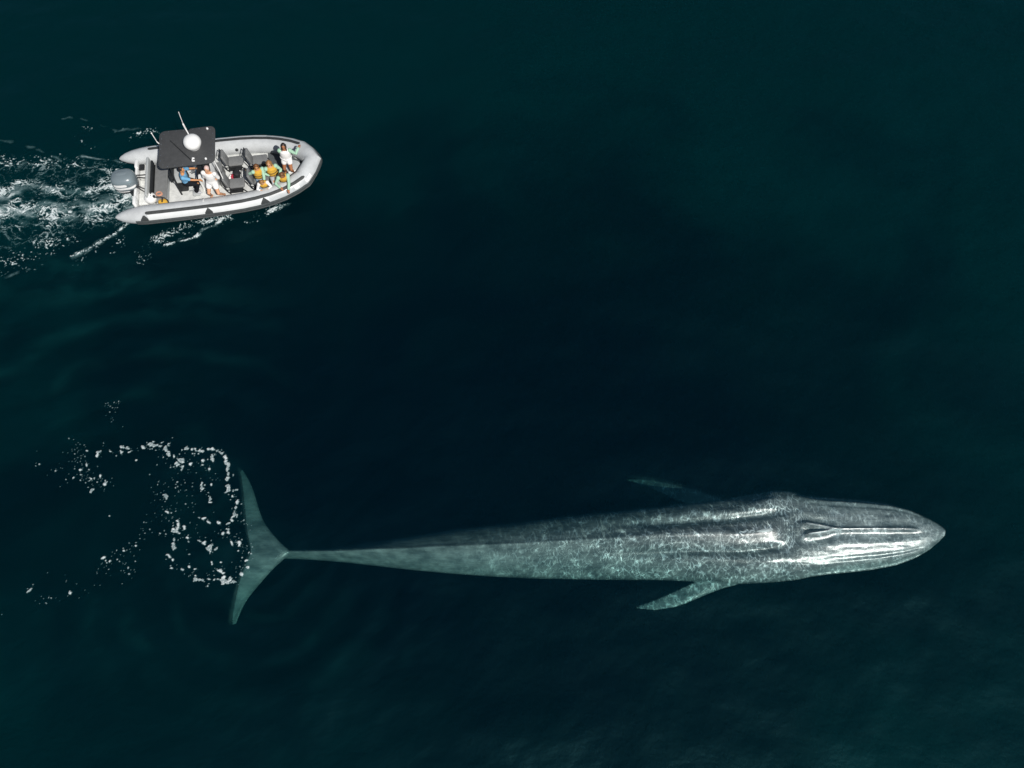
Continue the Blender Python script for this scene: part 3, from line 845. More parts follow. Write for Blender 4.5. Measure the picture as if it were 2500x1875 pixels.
def on_tube(x_from, x_to, side, a0, a1, thick, name, m, nang=7, round_end=True):
    """a band glued on the tube between two angles measured from outboard (0) up to the top (90)"""
    path = [q for q in dens_path(TP, 24)]
    fr = [f for f in tube_frames(path) if (f[0].y * side > 0 or abs(f[0].y) < 1e-6) and x_from <= f[0].x <= x_to]
    if side < 0: pass
    fr.sort(key=lambda f: f[0].x)
    if len(fr) < 2: return None
    rings = []
    n = len(fr)
    for i, (p, o, r, t) in enumerate(fr):
        e = min(i, n - 1 - i)
        am, ah = (a0 + a1) / 2, (a1 - a0) / 2
        sh = 1.0 if (not round_end or e > 2) else (.45, .78, .94)[e]
        ring = []
        for k in range(nang):
            a = R(am - ah * sh + 2 * ah * sh * k / (nang - 1))
            ring.append(p + (o * math.cos(a) + Vector((0, 0, 1)) * math.sin(a)) * (r + thick))
        for k in range(nang)[::-1]:
            a = R(am - ah * sh + 2 * ah * sh * k / (nang - 1))
            ring.append(p + (o * math.cos(a) + Vector((0, 0, 1)) * math.sin(a)) * (r - .01))
        rings.append(ring)
    mm = MB(); mm.grid_ring(rings)
    return mm.build(name, m, tubes)
for s in (-1, 1):
    on_tube(-2.68, 3.02, s, *((49, 69) if s < 0 else (75, 96)), .010, 'wear_strip', M['strip'])
    on_tube(-2.62, 1.75, s, *((11, 48) if s < 0 else (11, 73)), .004, 'side_panel', M['panel'], round_end=False)
# heavy rubbing strake low on the outside, right round the bow
path = dens_path(TP, 8)
fr = [f for f in tube_frames(path) if f[0].x >= -3.1]
mb = MB()
for (a0, a1, th) in ((-36, 11, .032),):
    rings = []
    for p, o, r, t in fr:
        ring = []
        for a, q in ((a0, -.01), (a0, th * .7), (a0 + 5, th), (-22, th), (-19, th), (-17, th * .45), (-12, th * .45), (-10, th), (-5, th), (a1 - 5, th), (a1, th * .7), (a1, -.01)):
            aa = R(a)
            ring.append(p + (o * math.cos(aa) + Vector((0, 0, 1)) * math.sin(aa)) * (r + q))
        rings.append(ring)
    mb.grid_ring(rings)
mb.build('rubbing_strake', M['strake'], tubes)
# triangular patches on the outside
def tri_patch(xc, side):
    frs = sorted([f for f in tube_frames(dens_path(TP, 14)) if f[0].y * side > 0 and abs(f[0].x - xc) < .17], key=lambda f: f[0].x)
    rings = []
    for p, o, r, t in frs:
        k = 1 - min(1, abs(p.x - xc) / .17)
        top = 12 + 2 + 38 * k ** .9
        ring = []
        for j in range(7):
            a = R(12 + (top - 12) * j / 6)
            ring.append(p + (o * math.cos(a) + Vector((0, 0, 1)) * math.sin(a)) * (r + .012))
        for j in range(7)[::-1]:
            a = R(12 + (top - 12) * j / 6)
            ring.append(p + (o * math.cos(a) + Vector((0, 0, 1)) * math.sin(a)) * (r - .01))
        rings.append(ring)
    m_ = MB(); m_.grid_ring(rings)
    m_.build('lifting_patch', M['strip'], tubes)
for xc in (-2.72, -.42, 1.56):
    for s in (-1, 1): tri_patch(xc, s)
# white name bands, seam tapes and a bow fitting
for x0, s in ((-.62, -1), (2.62, -1), (3.0, -1)):
    on_tube(x0, x0 + (.10 if x0 < 0 else .14), s, 92 if x0 < 0 else 20, 150 if x0 < 0 else 42, .006, 'tube_patch', M['white'], round_end=False)
for x0 in (-2.76, -1.6, .2, 1.9, 2.95):
    for s in (-1, 1):
        on_tube(x0, x0 + .07, s, -10, 190, .004, 'seam_tape', M['tube'], nang=14, round_end=False)
mb = MB(); mb.rbox((3.36, 0.02, .945), (.1, .07, .035), .012); mb.build('bow_ring', M['white'], tubes)

# hull, deck
def deck_outline(shrink):
    o = [(x, y - shrink) for x, y, z, r in TP[len(TP) // 2:] if x > -3.05 and y - shrink > .02]
    o = [(3.48 - shrink * 1.25, 0)] + o
    left = [(x, -y) for x, y in o[1:]]
    return o + left[::-1]
do = [(-3.05, 1.08), (-3.05, -1.08)]
pts = [(x, y) for x, y in deck_outline(.24) if x > -3.05]
outline = pts[:len(pts) // 2 + 1] + [(-3.05, 1.14), (-3.05, -1.14)] + pts[len(pts) // 2 + 1:]
mb = MB(); mb.prism(outline, .19, .30); mb.build('deck', M['deck'], boat, smooth=False)
mb = MB()
secs = [(-3.1, 1.15, -.32), (-1.5, 1.18, -.34), (0, 1.16, -.34), (1.3, 1.05, -.3), (2.2, .8, -.2), (2.9, .42, 0.0), (3.3, .08, .3)]
rings = []
for x, hw, kz in secs:
    z1 = .2 if x < 2.5 else .34
    rings.append([(x, hw, z1), (x, hw * .92, kz * .25), (x, hw * .5, kz * .7), (x, 0, kz), (x, -hw * .5, kz * .7), (x, -hw * .92, kz * .25), (x, -hw, z1)])
mb.grid_ring(rings); mb.build('hull', M['greygel'], boat)
# raised bow floor with grey pad, locker and cushions
bo = [(x, y) for x, y in outline if x > 1.75]
bo = [(x, y) for x, y in bo]
mb = MB(); mb.prism([(1.78, -1.0)] + [(x * .985, y * .93) for x, y in bo if y < 0 and x > 1.9][::1] + [(3.12, 0)] + [(x * .985, y * .93) for x, y in bo if y > 0 and x > 1.9] + [(1.78, 1.0)] if False else
                    [(1.72, -1.02), (2.2, -.84), (2.62, -.62), (2.95, -.34), (3.1, 0), (2.95, .34), (2.62, .62), (2.2, .84), (1.72, 1.02)], .303, .36, .01)
mb.build('bow_floor', M['floorgrey'], boat, smooth=False)
mb = MB(); mb.prism([(2.5, -.30), (2.86, -.22), (3.02, 0), (2.86, .22), (2.5, .36), (2.38, 0)], .362, .54, .02)
lk = mb.build('bow_locker', M['gel'], boat, smooth=False)
mb = MB(); mb.prism([(2.52, -.27), (2.84, -.19), (2.97, 0), (2.84, .19), (2.52, .33), (2.42, 0)], .543, .60, .02)
mb.build('cushion', M['seatlight'], lk)

# transom and engine well
mb = MB()
mb.rbox((-3.1, 0, .42), (.1, 2.1, .46), .03)
mb.rbox((-3.1, .85, .56), (.12, .38, .30), .03); mb.rbox((-3.1, -.85, .56), (.12, .38, .30), .03)
tr_ = mb.build('transom', M['gel'], boat)
for q_ in (((-2.86, .62, .40), (.34, .62, .2)), ((-2.86, -.62, .38), (.34, .55, .16))):
    mb = MB(); mb.rbox(q_[0], q_[1], .03); mb.build('stern_step', M['deck'], boat)
mb = MB(); mb.rbox((-2.95, .78, .52), (.2, .26, .09), .02); mb.build('battery_box', M['black'], boat)
for y, z in ((.35, .52), (.22, .5), (-.25, .52), (-.36, .48)):
    mb = MB()
    mb.tube([(-3.2, y * .4, .78), (-3.05, y * .7, .74), (-2.88, y, .6), (-2.72, y * 1.2, z), (-2.66, y * 1.7, .40)], .022, 8)
    mb.build('engine_hose', M['black'], boat)

# outboard
ob = bpy.data.objects.new('outboard_motor', None); C.objects.link(ob); ob.parent = boat; ob.location = (-3.42, -.02, 0)
def cowl_ring(z, lx, ly, dx, p=3.2, n=36):
    ring = []
    for k in range(n):
        a = 2 * math.pi * k / n
        c, s = math.cos(a), math.sin(a)
        ring.append((dx + lx * math.copysign(abs(c) ** (2 / p), c), ly * math.copysign(abs(s) ** (2 / p), s), z))
    return ring
def cowl_at(z):
    Zs = [.40, .48, .60, .76, .92, 1.02, 1.10, 1.155, 1.19, 1.205]
    LX = [.30, .39, .425, .445, .445, .43, .39, .32, .21, .06]
    LY = [.24, .32, .35, .365, .365, .355, .32, .26, .17, .04]
    return np.interp(z, Zs, LX), np.interp(z, Zs, LY)
mb = MB(); mb.grid_ring([cowl_ring(z, *cowl_at(z), 0, 2.7) for z in (.40, .44, .48, .54, .60, .66)]); mb.build('lower_cowling', M['cowldark'], ob)
mb = MB(); mb.grid_ring([cowl_ring(z, *cowl_at(z), 0, 2.7) for z in (.663, .70, .76, .84, .92, .97, 1.02, 1.06, 1.10, 1.13, 1.155, 1.175, 1.19, 1.20, 1.205)]); mb.build('cowling', M['cowl'], ob)
mb = MB(); mb.ball((.0, .03, 1.165), (.24, .13, .055), 20, 8); mb.build('cowling_ridge', M['cowl'], ob)
def cowl_band(z0, z1, a0, a1, thick, name, m):
    rings = []
    for i in range(13):
        a = R(a0 + (a1 - a0) * i / 12)
        c, s = math.cos(a), math.sin(a)
        e = 1 if 0 < i < 12 else .4
        zm, zh = (z0 + z1) / 2, (z1 - z0) / 2 * e
        ring = []
        for z, th in ((zm - zh, thick), (zm + zh, thick), (zm + zh, -.01), (zm - zh, -.01)):
            lx, ly = cowl_at(z)
            ring.append(((lx + th) * math.copysign(abs(c) ** (2 / 2.7), c), (ly + th) * math.copysign(abs(s) ** (2 / 2.7), s), z))
        rings.append(ring)
    m_ = MB(); m_.grid_ring(rings); m_.build(name, m, ob)
cowl_band(.88, .99, 228, 282, .004, 'white_decal', M['white'])
cowl_band(.74, .83, 218, 330, .006, 'white_stripe', M['white'])
cowl_band(.60, .64, 234, 282, .006, 'white_stripe', M['white'])
mb = MB(); mb.rbox((.05, 0, .25), (.26, .16, .75), .05); mb.rbox((.0, 0, -.12), (.5, .12, .06), .02); mb.tube([(-.25, 0, -.35), (.25, 0, -.35)], .07, 12, True); mb.build('engine_leg', M['cowldark'], ob)
mb = MB(); mb.rbox((.30, 0, .52), (.16, .3, .36), .03); mb.tube([(.3, -.2, .66), (.3, .2, .66)], .035, 10); mb.build('mount_bracket', M['steel'], ob)

# stern bench
bench = bpy.data.objects.new('stern_bench', None); C.objects.link(bench); bench.parent = boat; bench.location = (-2.2, 0.03, .3)
mb = MB(); mb.rbox((0, 0, .10), (.46, 1.66, .2), .02); mb.build('base', M['greygel'], bench)
mb = MB(); mb.rbox((.0, 0, .245), (.48, 1.68, .085), .035); mb.build('cushion', M['seat'], bench)
mb = MB(); mb.rbox((-.40, 0, .34), (.10, 1.80, .56), .04, topscale=.98); mb.build('backrest', M['seatlight'], bench)
mb = MB(); mb.rbox((-.30, 0, .28), (.07, 1.68, .36), .02); mb.build('back_frame', M['black'], bench)
# stern rail arch
mb = MB(); mb.tube([(-2.45, -.80, .32), (-2.43, -.82, .62), (-2.36, -.84, .70), (-2.15, -.88, .72), (-2.0, -.92, .70), (-1.93, -.96, .62), (-1.9, -1.02, .33)], .024, 8); mb.build('stern_rail', M['black'], boat)

# helm seat
hs = bpy.data.objects.new('helm_seat', None); C.objects.link(hs); hs.parent = boat; hs.location = (-1.42, -.02, .3)
mb = MB(); mb.rbox((0, 0, .26), (.34, .78, .52), .03); mb.build('base', M['black'], hs)
mb = MB(); mb.rbox((.02, 0, .575), (.42, .86, .10), .04); mb.build('cushion', M['seatlight'], hs)
mb = MB(); mb.rbox((-.22, 0, .74), (.08, .82, .34), .035); mb.build('backrest', M['black'], hs)
mb = MB(); mb.tube([(.2, -.44, .06), (.42, -.44, .06), (.42, .44, .06), (.2, .44, .06)], .02, 8); mb.build('footrest', M['steel'], hs)
mb = MB(); mb.rbox((-.95, -.58, .36), (.26, .26, .10), .02); mb.build('foot_step', M['seatlight'], boat)

# console
co = bpy.data.objects.new('helm_console', None); C.objects.link(co); co.parent = boat; co.location = (-.42, -.02, .3)
mb = MB()
mb.grid_ring([[(x0, -hy, z), (x1, -hy, z), (x1, hy, z), (x0, hy, z)] for x0, x1, hy, z in ((-.28, .30, .44, 0), (-.28, .30, .44, .62), (-.22, .27, .42, .82), (-.02, .25, .40, .92))])
mb.build('body', M['gel'], co, smooth=False)
mb = MB(); mb.rbox((-.15, 0, .88), (.24, .78, .05), .015, rot=Matrix.Rotation(R(-26), 4, 'Y')); mb.build('dashboard', M['black'], co)
mb = MB(); mb.rbox((.12, 0, 1.08), (.025, .80, .34), .01, rot=Matrix.Rotation(R(-14), 4, 'Y')); mb.build('windscreen', M['black'], co)
mb = MB()
ring = [Vector((-.34, -.12, .86)) + Matrix.Rotation(R(-50), 3, 'Y') @ Vector((.16 * math.cos(a), .16 * math.sin(a), 0)) for a in np.linspace(0, 2 * math.pi, 25)]
mb.tube(ring, .014, 8)
for a in (0.4, 2.5, 4.6):
    mb.tube([Vector((-.34, -.12, .86)), Vector((-.34, -.12, .86)) + Matrix.Rotation(R(-50), 3, 'Y') @ Vector((.16 * math.cos(a), .16 * math.sin(a), 0))], .01, 6)
mb.build('steering_wheel', M['steel'], co)
mb = MB(); mb.rbox((-.02, -.462, .36), (.34, .036, .40), .012); mb.build('side_hatch', M['deck'], co)
mb = MB(); mb.rbox((.42, 0, .25), (.22, .66, .5), .03); mb.rbox((.42, 0, .53), (.26, .68, .07), .03); mb.build('front_seat', M['seat'], co)

# hardtop on four black legs
HT = 2.13
ht = bpy.data.objects.new('hardtop', None); C.objects.link(ht); ht.parent = boat; ht.location = (-.68, -.02, HT)
def rrect(hx, hy, r, n=8):
    o = []
    for cx, cy, a0 in ((1, 1, 0), (-1, 1, 90), (-1, -1, 180), (1, -1, 270)):
        for j in range(n + 1):
            a = R(a0 + 90 * j / n)
            o.append(((hx - r) * cx + r * math.cos(a), (hy - r) * cy + r * math.sin(a)))
    return o
def top_outline():
    o = rrect(.985, .845, .21)
    # notch for the aerial on the port edge
    res = []
    for i, p in enumerate(o):
        res.append(p)
        if i == 8:
            res += [(.12, .83), (.02, .745), (-.04, .745), (-.10, .83)]
    return res
mb = MB(); mb.prism(top_outline(), 0, .055, .012); mb.build('panel', M['top'], ht)
mb = MB(); mb.rbox((0, 0, -.03), (1.66, 1.40, .05), .02); mb.build('underside_frame', M['black'], ht)
bme = MB().ball((0, 0, 0), (.016, .016, .008), 10, 4).mesh('bolt')
bme.materials.append(M['steel'])
pos = [(x, s * .785) for x in (-.66, -.40, -.14, .2, .42, .66) for s in (-1, 1)] + [(s * .905, y) for y in (-.5, -.25, 0, .25, .5) for s in (-1, 1)] + [(-.82, .70), (-.82, -.70), (.82, .7), (.82, -.7)]
for x, y in pos:
    o = bpy.data.objects.new('bolt', bme); C.objects.link(o); o.parent = ht; o.location = (x, y, .057)
mb = MB()
for x, y in ((.72, .72), (.68, -.66)):
    m_ = MB(); m_.lathe((x, y, .055), [(.038, 0), (.04, .03), (.03, .05), (.01, .055)], 14); m_.build('deck_light', M['white'], ht)
mb = MB(); mb.lathe((.27, -.03, .055), [(.21, 0), (.22, .04), (.26, .08), (.295, .16), (.31, .22), (.30, .29), (.27, .36), (.21, .42), (.13, .455), (.05, .468), (.01, .47)], 40); mb.build('radome', M['white'], ht)
mb = MB(); mb.tube([(.06, .56, .05), (.0, .70, .10), (-.02, .74, .20)], .022, 8); mb.tube([(-.02, .74, .14), (-.02, .74, .40)], .030, 8, True); mb.tube([(-.02, .74, .40), (.04, .72, 1.0)], [.014, .011], 8, True); mb.build('whip_antenna', M['white'], ht)
mb = MB(); mb.tube([(-.97, .30, .0), (-1.02, .30, .15)], .02, 8); mb.tube([(-1.02, .30, .15), (-1.04, .31, .55)], .014, 8, True); mb.ball((-1.04, .31, .57), .028, 10, 6); mb.build('stub_antenna', M['white'], ht)
mb = MB(); mb.tube([(.18, -.66, .075), (-.58, .34, .085)], [.02, .012], 8, True); mb.build('pole_shadow_rod', M['black'], ht)  # dark rod standing in for the cast shadow of a pole
mb = MB(); mb.rbox((.24, -.58, .075), (.09, .06, .04), .012); mb.tube([(.22, -.56, .08), (.21, -.68, .09)], .018, 8, True); mb.rbox((.25, -.70, .08), (.10, .05, .05), .012); mb.build('top_fixture', M['white'], ht)
for x, y, x2 in ((.72, -.66, .52), (.72, .66, .52), (-.62, -.62, -.78), (-.62, .62, -.78)):
    m_ = MB(); m_.tube([(x, y, -.02), (x2, y * .86, -.9), (x2 - .06, y * .82, 1.0 * -1.9)], .032, 10); m_.build('post', M['black'], ht)
m_ = MB(); m_.tube([(.72, -.66, -.12), (.30, -.55, -.9), (.12, -.62, -1.88)], .028, 10); m_.build('brace', M['black'], ht)
m_ = MB(); m_.tube([(.9, -.62, -.05), (.93, -.66, -.6), (.93, -.7, -1.2)], .02, 10); m_.build('grab_pole', M['white'], ht)

# four shock seats
def make_seat():
    root = bpy.data.objects.new('passenger_seat', None); C.objects.link(root); root.parent = boat
    m_ = MB(); m_.rbox((.06, 0, .33), (.56, .43, .10), .04); m_.build('cushion', M['seat'], root)
    m_ = MB(); m_.rbox((-.29, 0, .58), (.10, .43, .50), .045, rot=Matrix.Rotation(R(-9), 4, 'Y')); m_.build('backrest', M['seat'], root)
    m_ = MB(); m_.rbox((.0, 0, .26), (.42, .34, .05), .015); m_.rbox((-.12, 0, .12), (.18, .24, .24), .02); m_.rbox((-.05, 0, .015), (.5, .36, .03), .01); m_.build('pedestal', M['black'], root)
    for s in (-1, 1):
        m_ = MB(); m_.tube([(-.36, .20 * s, .78), (-.38, .22 * s, .55), (-.32, .22 * s, .18), (-.26, .2 * s, .0)], .02, 8); m_.tube([(-.32, .22 * s, .26), (.24, .22 * s, .26), (.36, .2 * s, .0)], .02, 8); m_.build('side_frame', M['black'], root)
    m_ = MB(); m_.tube([(-.37, -.2, .72), (-.40, -.18, .86), (-.40, .18, .86), (-.37, .2, .72)], .018, 8); m_.build('grab_handle', M['black'], root)
    return root
def copy_tree(o, parent):
    c = o.copy(); C.objects.link(c); c.parent = parent
    for ch in list(o.children):
        copy_tree(ch, c)
    return c
s0 = make_seat()
for i, (x, y) in enumerate(((.52, .47), (.56, -.58), (1.42, .40), (1.46, -.55))):
    o = s0 if i == 0 else copy_tree(s0, boat)
    o.location = (x, y, .302)
m_ = MB(); m_.rbox((2.02, -.52, .46), (.34, .42, .30), .04); m_.build('bow_seat', M['seat'], boat)
m_ = MB(); m_.lathe((.62, 1.02, .62), [(.055, 0), (.06, .012), (.03, .02), (.01, .021)], 16, axis=(0, -1, .6)); m_.build('tube_valve', M['black'], boat)
m_ = MB(); m_.lathe((1.55, 1.02, .60), [(.07, 0), (.075, .03), (.05, .06), (.01, .065)], 16, axis=(0, -1, .8)); m_.build('tube_valve', M['seatlight'], boat)

# ------------------------------------------------------------------ loose gear
def in_boat(name, base, label, cat, group=None):
    o = empty(name)
    o.matrix_world = BOAT_M @ Matrix.Translation(base)
    tag(o, label, cat, group)
    return o
t = in_boat('fender', B(368, 484, .55) + Vector((0, 0, -.2)), 'round white fender wedged in the stern corner beside the yellow bag', 'fender')
m_ = MB(); m_.lathe((0, 0, .2), [(.02, -.22), (.12, -.2), (.19, -.12), (.215, 0), (.19, .12), (.12, .19), (.05, .215), (.01, .22)], 26, axis=(.75, -.2, .6)); m_.build('body', M['white'], t)
m_ = MB(); m_.lathe((.14, -.04, .32), [(.045, 0), (.05, .04), (.03, .08), (.01, .085)], 14, axis=(.75, -.2, .6)); m_.build('eye_end', M['black'], t)
t = in_boat('dry_bag', Vector((-2.12, -.93, .31)), 'yellow dry bag lying beneath the black rail in the stern corner', 'bag')
m_ = MB(); m_.rbox((0, 0, .14), (.36, .22, .27), .09); m_.build('body', M['yellow'], t)
m_ = MB(); m_.rbox((0, 0, .285), (.05, .18, .02), .006); m_.build('strap', M['black'], t)
t = in_boat('rope_coil', Vector((-2.22, -.66, .60)), 'coil of orange rope lying on the starboard end of the stern bench', 'rope')
m_ = MB()
cp = []
for k in range(90):
    a = k * .42
    cp.append((.10 * math.cos(a) * (1 + .12 * math.sin(a * .37)), .08 * math.sin(a) * (1 + .1 * math.cos(a * .53)), .02 + .05 * abs(math.sin(k * .071))))
m_.tube(cp, .015, 7); m_.build('rope', M['orange'], t)
t = in_boat('backpack', Vector((.52, -.06, .31)), 'black backpack with a red and white scarf between the front row of seats', 'backpack')
m_ = MB(); m_.rbox((.05, 0, .17), (.24, .32, .34), .08, rot=Matrix.Rotation(R(15), 4, 'Y')); m_.build('body', M['black'], t)
m_ = MB(); m_.tube([(.1, .08, .33), (.16, .09, .25), (.18, .08, .12)], .02, 7); m_.build('strap', M['strip'], t)
m_ = MB(); m_.tube([(-.12, -.12, .06), (-.16, 0, .12), (-.1, .1, .08), (-.2, .14, .05), (-.24, .0, .04)], [.03, .045, .05, .04, .03], 9, True); m_.build('scarf', M['red'], t)
m_ = MB(); m_.tube([(-.22, -.14, .04), (-.25, -.04, .07), (-.2, .06, .12)], [.04, .05, .03], 9, True); m_.build('towel', M['wcloth'], t)

# ------------------------------------------------------------------ people
def ik(a, b, l1, l2, pole):
    a, b = Vector(a), Vector(b)
    d = b - a
    L_ = min(d.length, (l1 + l2) * .995)
    n = d.normalized()
    b = a + n * L_
    x = (l1 * l1 - l2 * l2 + L_ * L_) / (2 * L_)
    h = math.sqrt(max(l1 * l1 - x * x, 0))
    p = Vector(pole); p = p - n * p.dot(n)
    p = p.normalized() if p.length > 1e-6 else Vector((0, 0, 1))
    return a + n * x + p * h, b

def sweep(mb_, spine, right, fwd, radii, n=20):
    rings = []
    for p, (rx, ry) in zip(spine, radii):
        rings.append([p + right * rx * math.cos(2 * math.pi * k / n) + fwd * ry * math.sin(2 * math.pi * k / n) for k in range(n)])
    mb_.grid_ring(rings)

def person(label, base, yaw, pelvis, lean, hands, feet, skin, hair, hair_len, outfit, k=1.0, look=None, elbow=(None, None), knee=None):
    """all points in the boat's frame; yaw is where the chest faces; lean the direction of the spine"""
    base = Vector(base)
    up = Vector(lean).normalized()
    f0 = Vector((math.cos(R(yaw)), math.sin(R(yaw)), 0))
    rt = f0.cross(up).normalized()               # the person's right
    fw = up.cross(rt).normalized()
    pel = Vector(pelvis)
    chest = pel + up * .46 * k
    neck = chest + up * .10 * k
    lk = Vector(look).normalized() if look else (f0 * .8 + Vector((0, 0, .1))).normalized()
    hu = (up * .75 + Vector((0, 0, .4))).normalized()
    head = neck + hu * .155 * k + lk * .03 * k
    hr = lk.cross(hu).normalized(); hup = hr.cross(lk).normalized()
    sh = {s: chest + rt * (.185 * k * s) - up * .005 for s in (-1, 1)}
    hip = {s: pel + rt * (.09 * k * s) - up * .03 for s in (-1, 1)}
    J = {}
    for s, hd_, fo in ((1, hands[0], feet[0]), (-1, hands[1], feet[1])):
        pole = elbow[0 if s == 1 else 1] or (rt * s * .7 - Vector((0, 0, .6)) - fw * .3)
        e, h = ik(sh[s], hd_, .28 * k, .25 * k, pole)
        an = Vector(fo) + Vector((0, 0, .075))
        kn, an = ik(hip[s], an, .42 * k, .41 * k, Vector(knee) if knee else fw + Vector((0, 0, .25)))
        J[s] = (e, h, kn, an)
    def torso(m_, g, top_neck=True, lo=-.10):
        sp = [pel + up * lo * k, pel + up * .02 * k, pel + up * .14 * k, pel + up * .30 * k, pel + up * .41 * k, chest + up * .03 * k]
        rr = [(.13 + g, .09 + g), (.165 + g, .115 + g), (.145 + g, .105 + g), (.165 + g, .12 + g), (.17 + g, .11 + g), (.11 + g, .075 + g)]
        if top_neck:
            sp += [neck, neck + hu * .06 * k]; rr += [(.055, .055), (.052, .052)]
        sweep(m_, sp, rt, fw, [(a * k, b * k) for a, b in rr])
    def arm(m_, s, g, frac=2.0):
        e, h, _, _ = J[s]
        if frac >= 2: pts, rd = [sh[s], sh[s].lerp(e, .5), e, e.lerp(h, .45), h], [.058, .05, .041, .038, .027]
        elif frac > 1: pts, rd = [sh[s], sh[s].lerp(e, .5), e, e.lerp(h, frac - 1)], [.058, .052, .045, .042]
        else: pts, rd = [sh[s], sh[s].lerp(e, frac * .5), sh[s].lerp(e, frac)], [.058, .052, .05]
        m_.tube(pts, [(r + g) * k for r in rd], 12, True)
        m_.ball(sh[s], (.07 + g) * k, 12, 8)
    def leg(m_, s, g, frac=2.0):
        _, _, kn, an = J[s]
        if frac >= 2: pts, rd = [hip[s], hip[s].lerp(kn, .5), kn, kn.lerp(an, .35), kn.lerp(an, .8), an], [.088, .078, .056, .056, .04, .037]
        elif frac > 1: pts, rd = [hip[s], hip[s].lerp(kn, .5), kn, kn.lerp(an, frac - 1)], [.088, .08, .065, .062]
        else: pts, rd = [hip[s], hip[s].lerp(kn, frac * .5), hip[s].lerp(kn, frac)], [.09, .086, .084]
        m_.tube(pts, [(r + g) * k for r in rd], 14, True)
    off = Matrix.Translation(-base)
    def fin(m_, name, m, parent, vox):
        m_.v = [tuple(Vector(p) - base) for p in m_.v]
        return m_.build(name, m, parent, remesh=vox)
    # body
    b_ = MB()
    torso(b_, 0)
    hm = Matrix((hr, lk, hup)).transposed()
    b_.ball(head, (.074 * k, .092 * k, .112 * k), 18, 12, hm)
    b_.ball(head + lk * .03 * k - hup * .06 * k, (.05 * k, .055 * k, .05 * k), 14, 8, hm)
    b_.tube([head + lk * .085 * k + hup * .01 * k, head + lk * .108 * k - hup * .025 * k], [.009 * k, .017 * k], 8, True)
    for s in (-1, 1):
        b_.ball(head + hr * .076 * k * s - hup * .005 * k, (.014 * k, .022 * k, .032 * k), 10, 6, hm)
        arm(b_, s, 0); leg(b_, s, 0)
        e, h, kn, an = J[s]
        d = (h - e).normalized()
        side = d.cross(Vector((0, 0, 1)))
        side = side.normalized() if side.length > .1 else rt
        nrm = side.cross(d)
        pm = Matrix((side, d, nrm)).transposed()
        b_.ball(h + d * .05 * k, (.042 * k, .055 * k, .017 * k), 12, 8, pm)
        for q, ln in ((-1.5, .062), (-.5, .078), (.5, .082), (1.5, .07)):
            r0 = h + d * .085 * k + side * q * .021 * k
            r1 = r0 + d * ln * .5 * k - nrm * .012 * k
            r2 = r1 + d * ln * .38 * k - nrm * .036 * k
            b_.tube([r0, r1, r2], [.0105 * k, .0100 * k, .0085 * k], 8, True)
        ts = side * (-s)
        b_.tube([h + d * .015 * k + ts * .03 * k, h + d * .055 * k + ts * .062 * k, h + d * .09 * k + ts * .066 * k - nrm * .01], [.014 * k, .012 * k, .0095 * k], 8, True)
        ff = Vector((f0.x, f0.y, 0)).normalized()
        fr_ = (ff + rt * s * .25).normalized()
        b_.tube([an - fr_ * .05 * k - Vector((0, 0, .04 * k)), an + fr_ * .06 * k - Vector((0, 0, .045 * k)), an + fr_ * .15 * k - Vector((0, 0, .058 * k))], [.032 * k, .034 * k, .022 * k], 10, True)
    me_ = fin(b_, 'person', skin, None, .0085)
    me_.matrix_world = BOAT_M @ Matrix.Translation(base)
    tag(me_, label, 'person', 'people aboard the inflatable boat')
    for s in (-1, 1):
        m_ = MB(); m_.ball(head + lk * .083 * k + hr * .031 * s * k + hup * .012 * k - base, .011 * k, 10, 6); m_.build('eye', M['eye'], me_)
    m_ = MB(); m_.ball(head + lk * .082 * k - hup * .055 * k - base, (.024 * k, .01 * k, .008 * k), 10, 6, hm); m_.build('mouth', M['lip'], me_)
    h_ = MB()
    h_.ball(head - lk * .020 * k + hup * .030 * k, (.088 * k, .094 * k, .104 * k), 18, 12, hm)
    if hair_len:
        for s in (-1, -.33, .33, 1):
            a = head - lk * .05 * k + hr * .06 * s * k
            h_.tube([a + hup * .02 * k, a - hup * .10 * k - lk * .02, a - hup * (.10 + hair_len) * k - lk * .03 * k + rt * .01], [.045 * k, .042 * k, .018 * k], 10, True)
        for s in (-1, 1):
            a = head + hr * .082 * s * k
            h_.tube([a + hup * .04 * k, a - hup * .06 * k + lk * .01, a - hup * (.06 + hair_len * .7) * k + lk * .02], [.024 * k, .026 * k, .014 * k], 8, True)
    fin(h_, 'hair', hair, me_, .011)
    # clothes
    if 'shirt' in outfit:
        m_ = MB(); torso(m_, .016, False, -.06)
        for s in (-1, 1): arm(m_, s, .014, outfit.get('sleeve', 2.0) if outfit.get('sleeve', 2.0) < 2 else 1.93)
        fin(m_, 'shirt', outfit['shirt'], me_, .012)
    if 'trousers' in outfit:
        m_ = MB()
        sweep(m_, [pel - up * .11 * k, pel, pel + up * .09 * k], rt, fw, [(.155 * k, .115 * k), (.187 * k, .137 * k), (.172 * k, .128 * k)])
        for s in (-1, 1): leg(m_, s, outfit.get('loose', .018), outfit.get('leg', 1.9))
        fin(m_, outfit.get('legname', 'trousers'), outfit['trousers'], me_, .012)
    if 'vest' in outfit:
        m_ = MB()
        sp = [pel + up * .05 * k, pel + up * .09 * k, pel + up * .30 * k, pel + up * .43 * k, chest + up * .045 * k]
        rr = [(.17, .13), (.19, .155), (.20, .165), (.19, .15), (.13, .10)]
        sweep(m_, sp, rt, fw, [(a * k, b * k) for a, b in rr])
        v_ = fin(m_, 'life_vest', outfit['vest'], me_, .012)
        m_ = MB()
        for z in ((.15, .28) if outfit.get('belt', True) else (.12,)):
            ring = [pel + up * z * k + rt * .207 * k * math.cos(a) + fw * .172 * k * math.sin(a) - base for a in np.linspace(0, 2 * math.pi, 25)]
            m_.tube(ring, .012, 6)
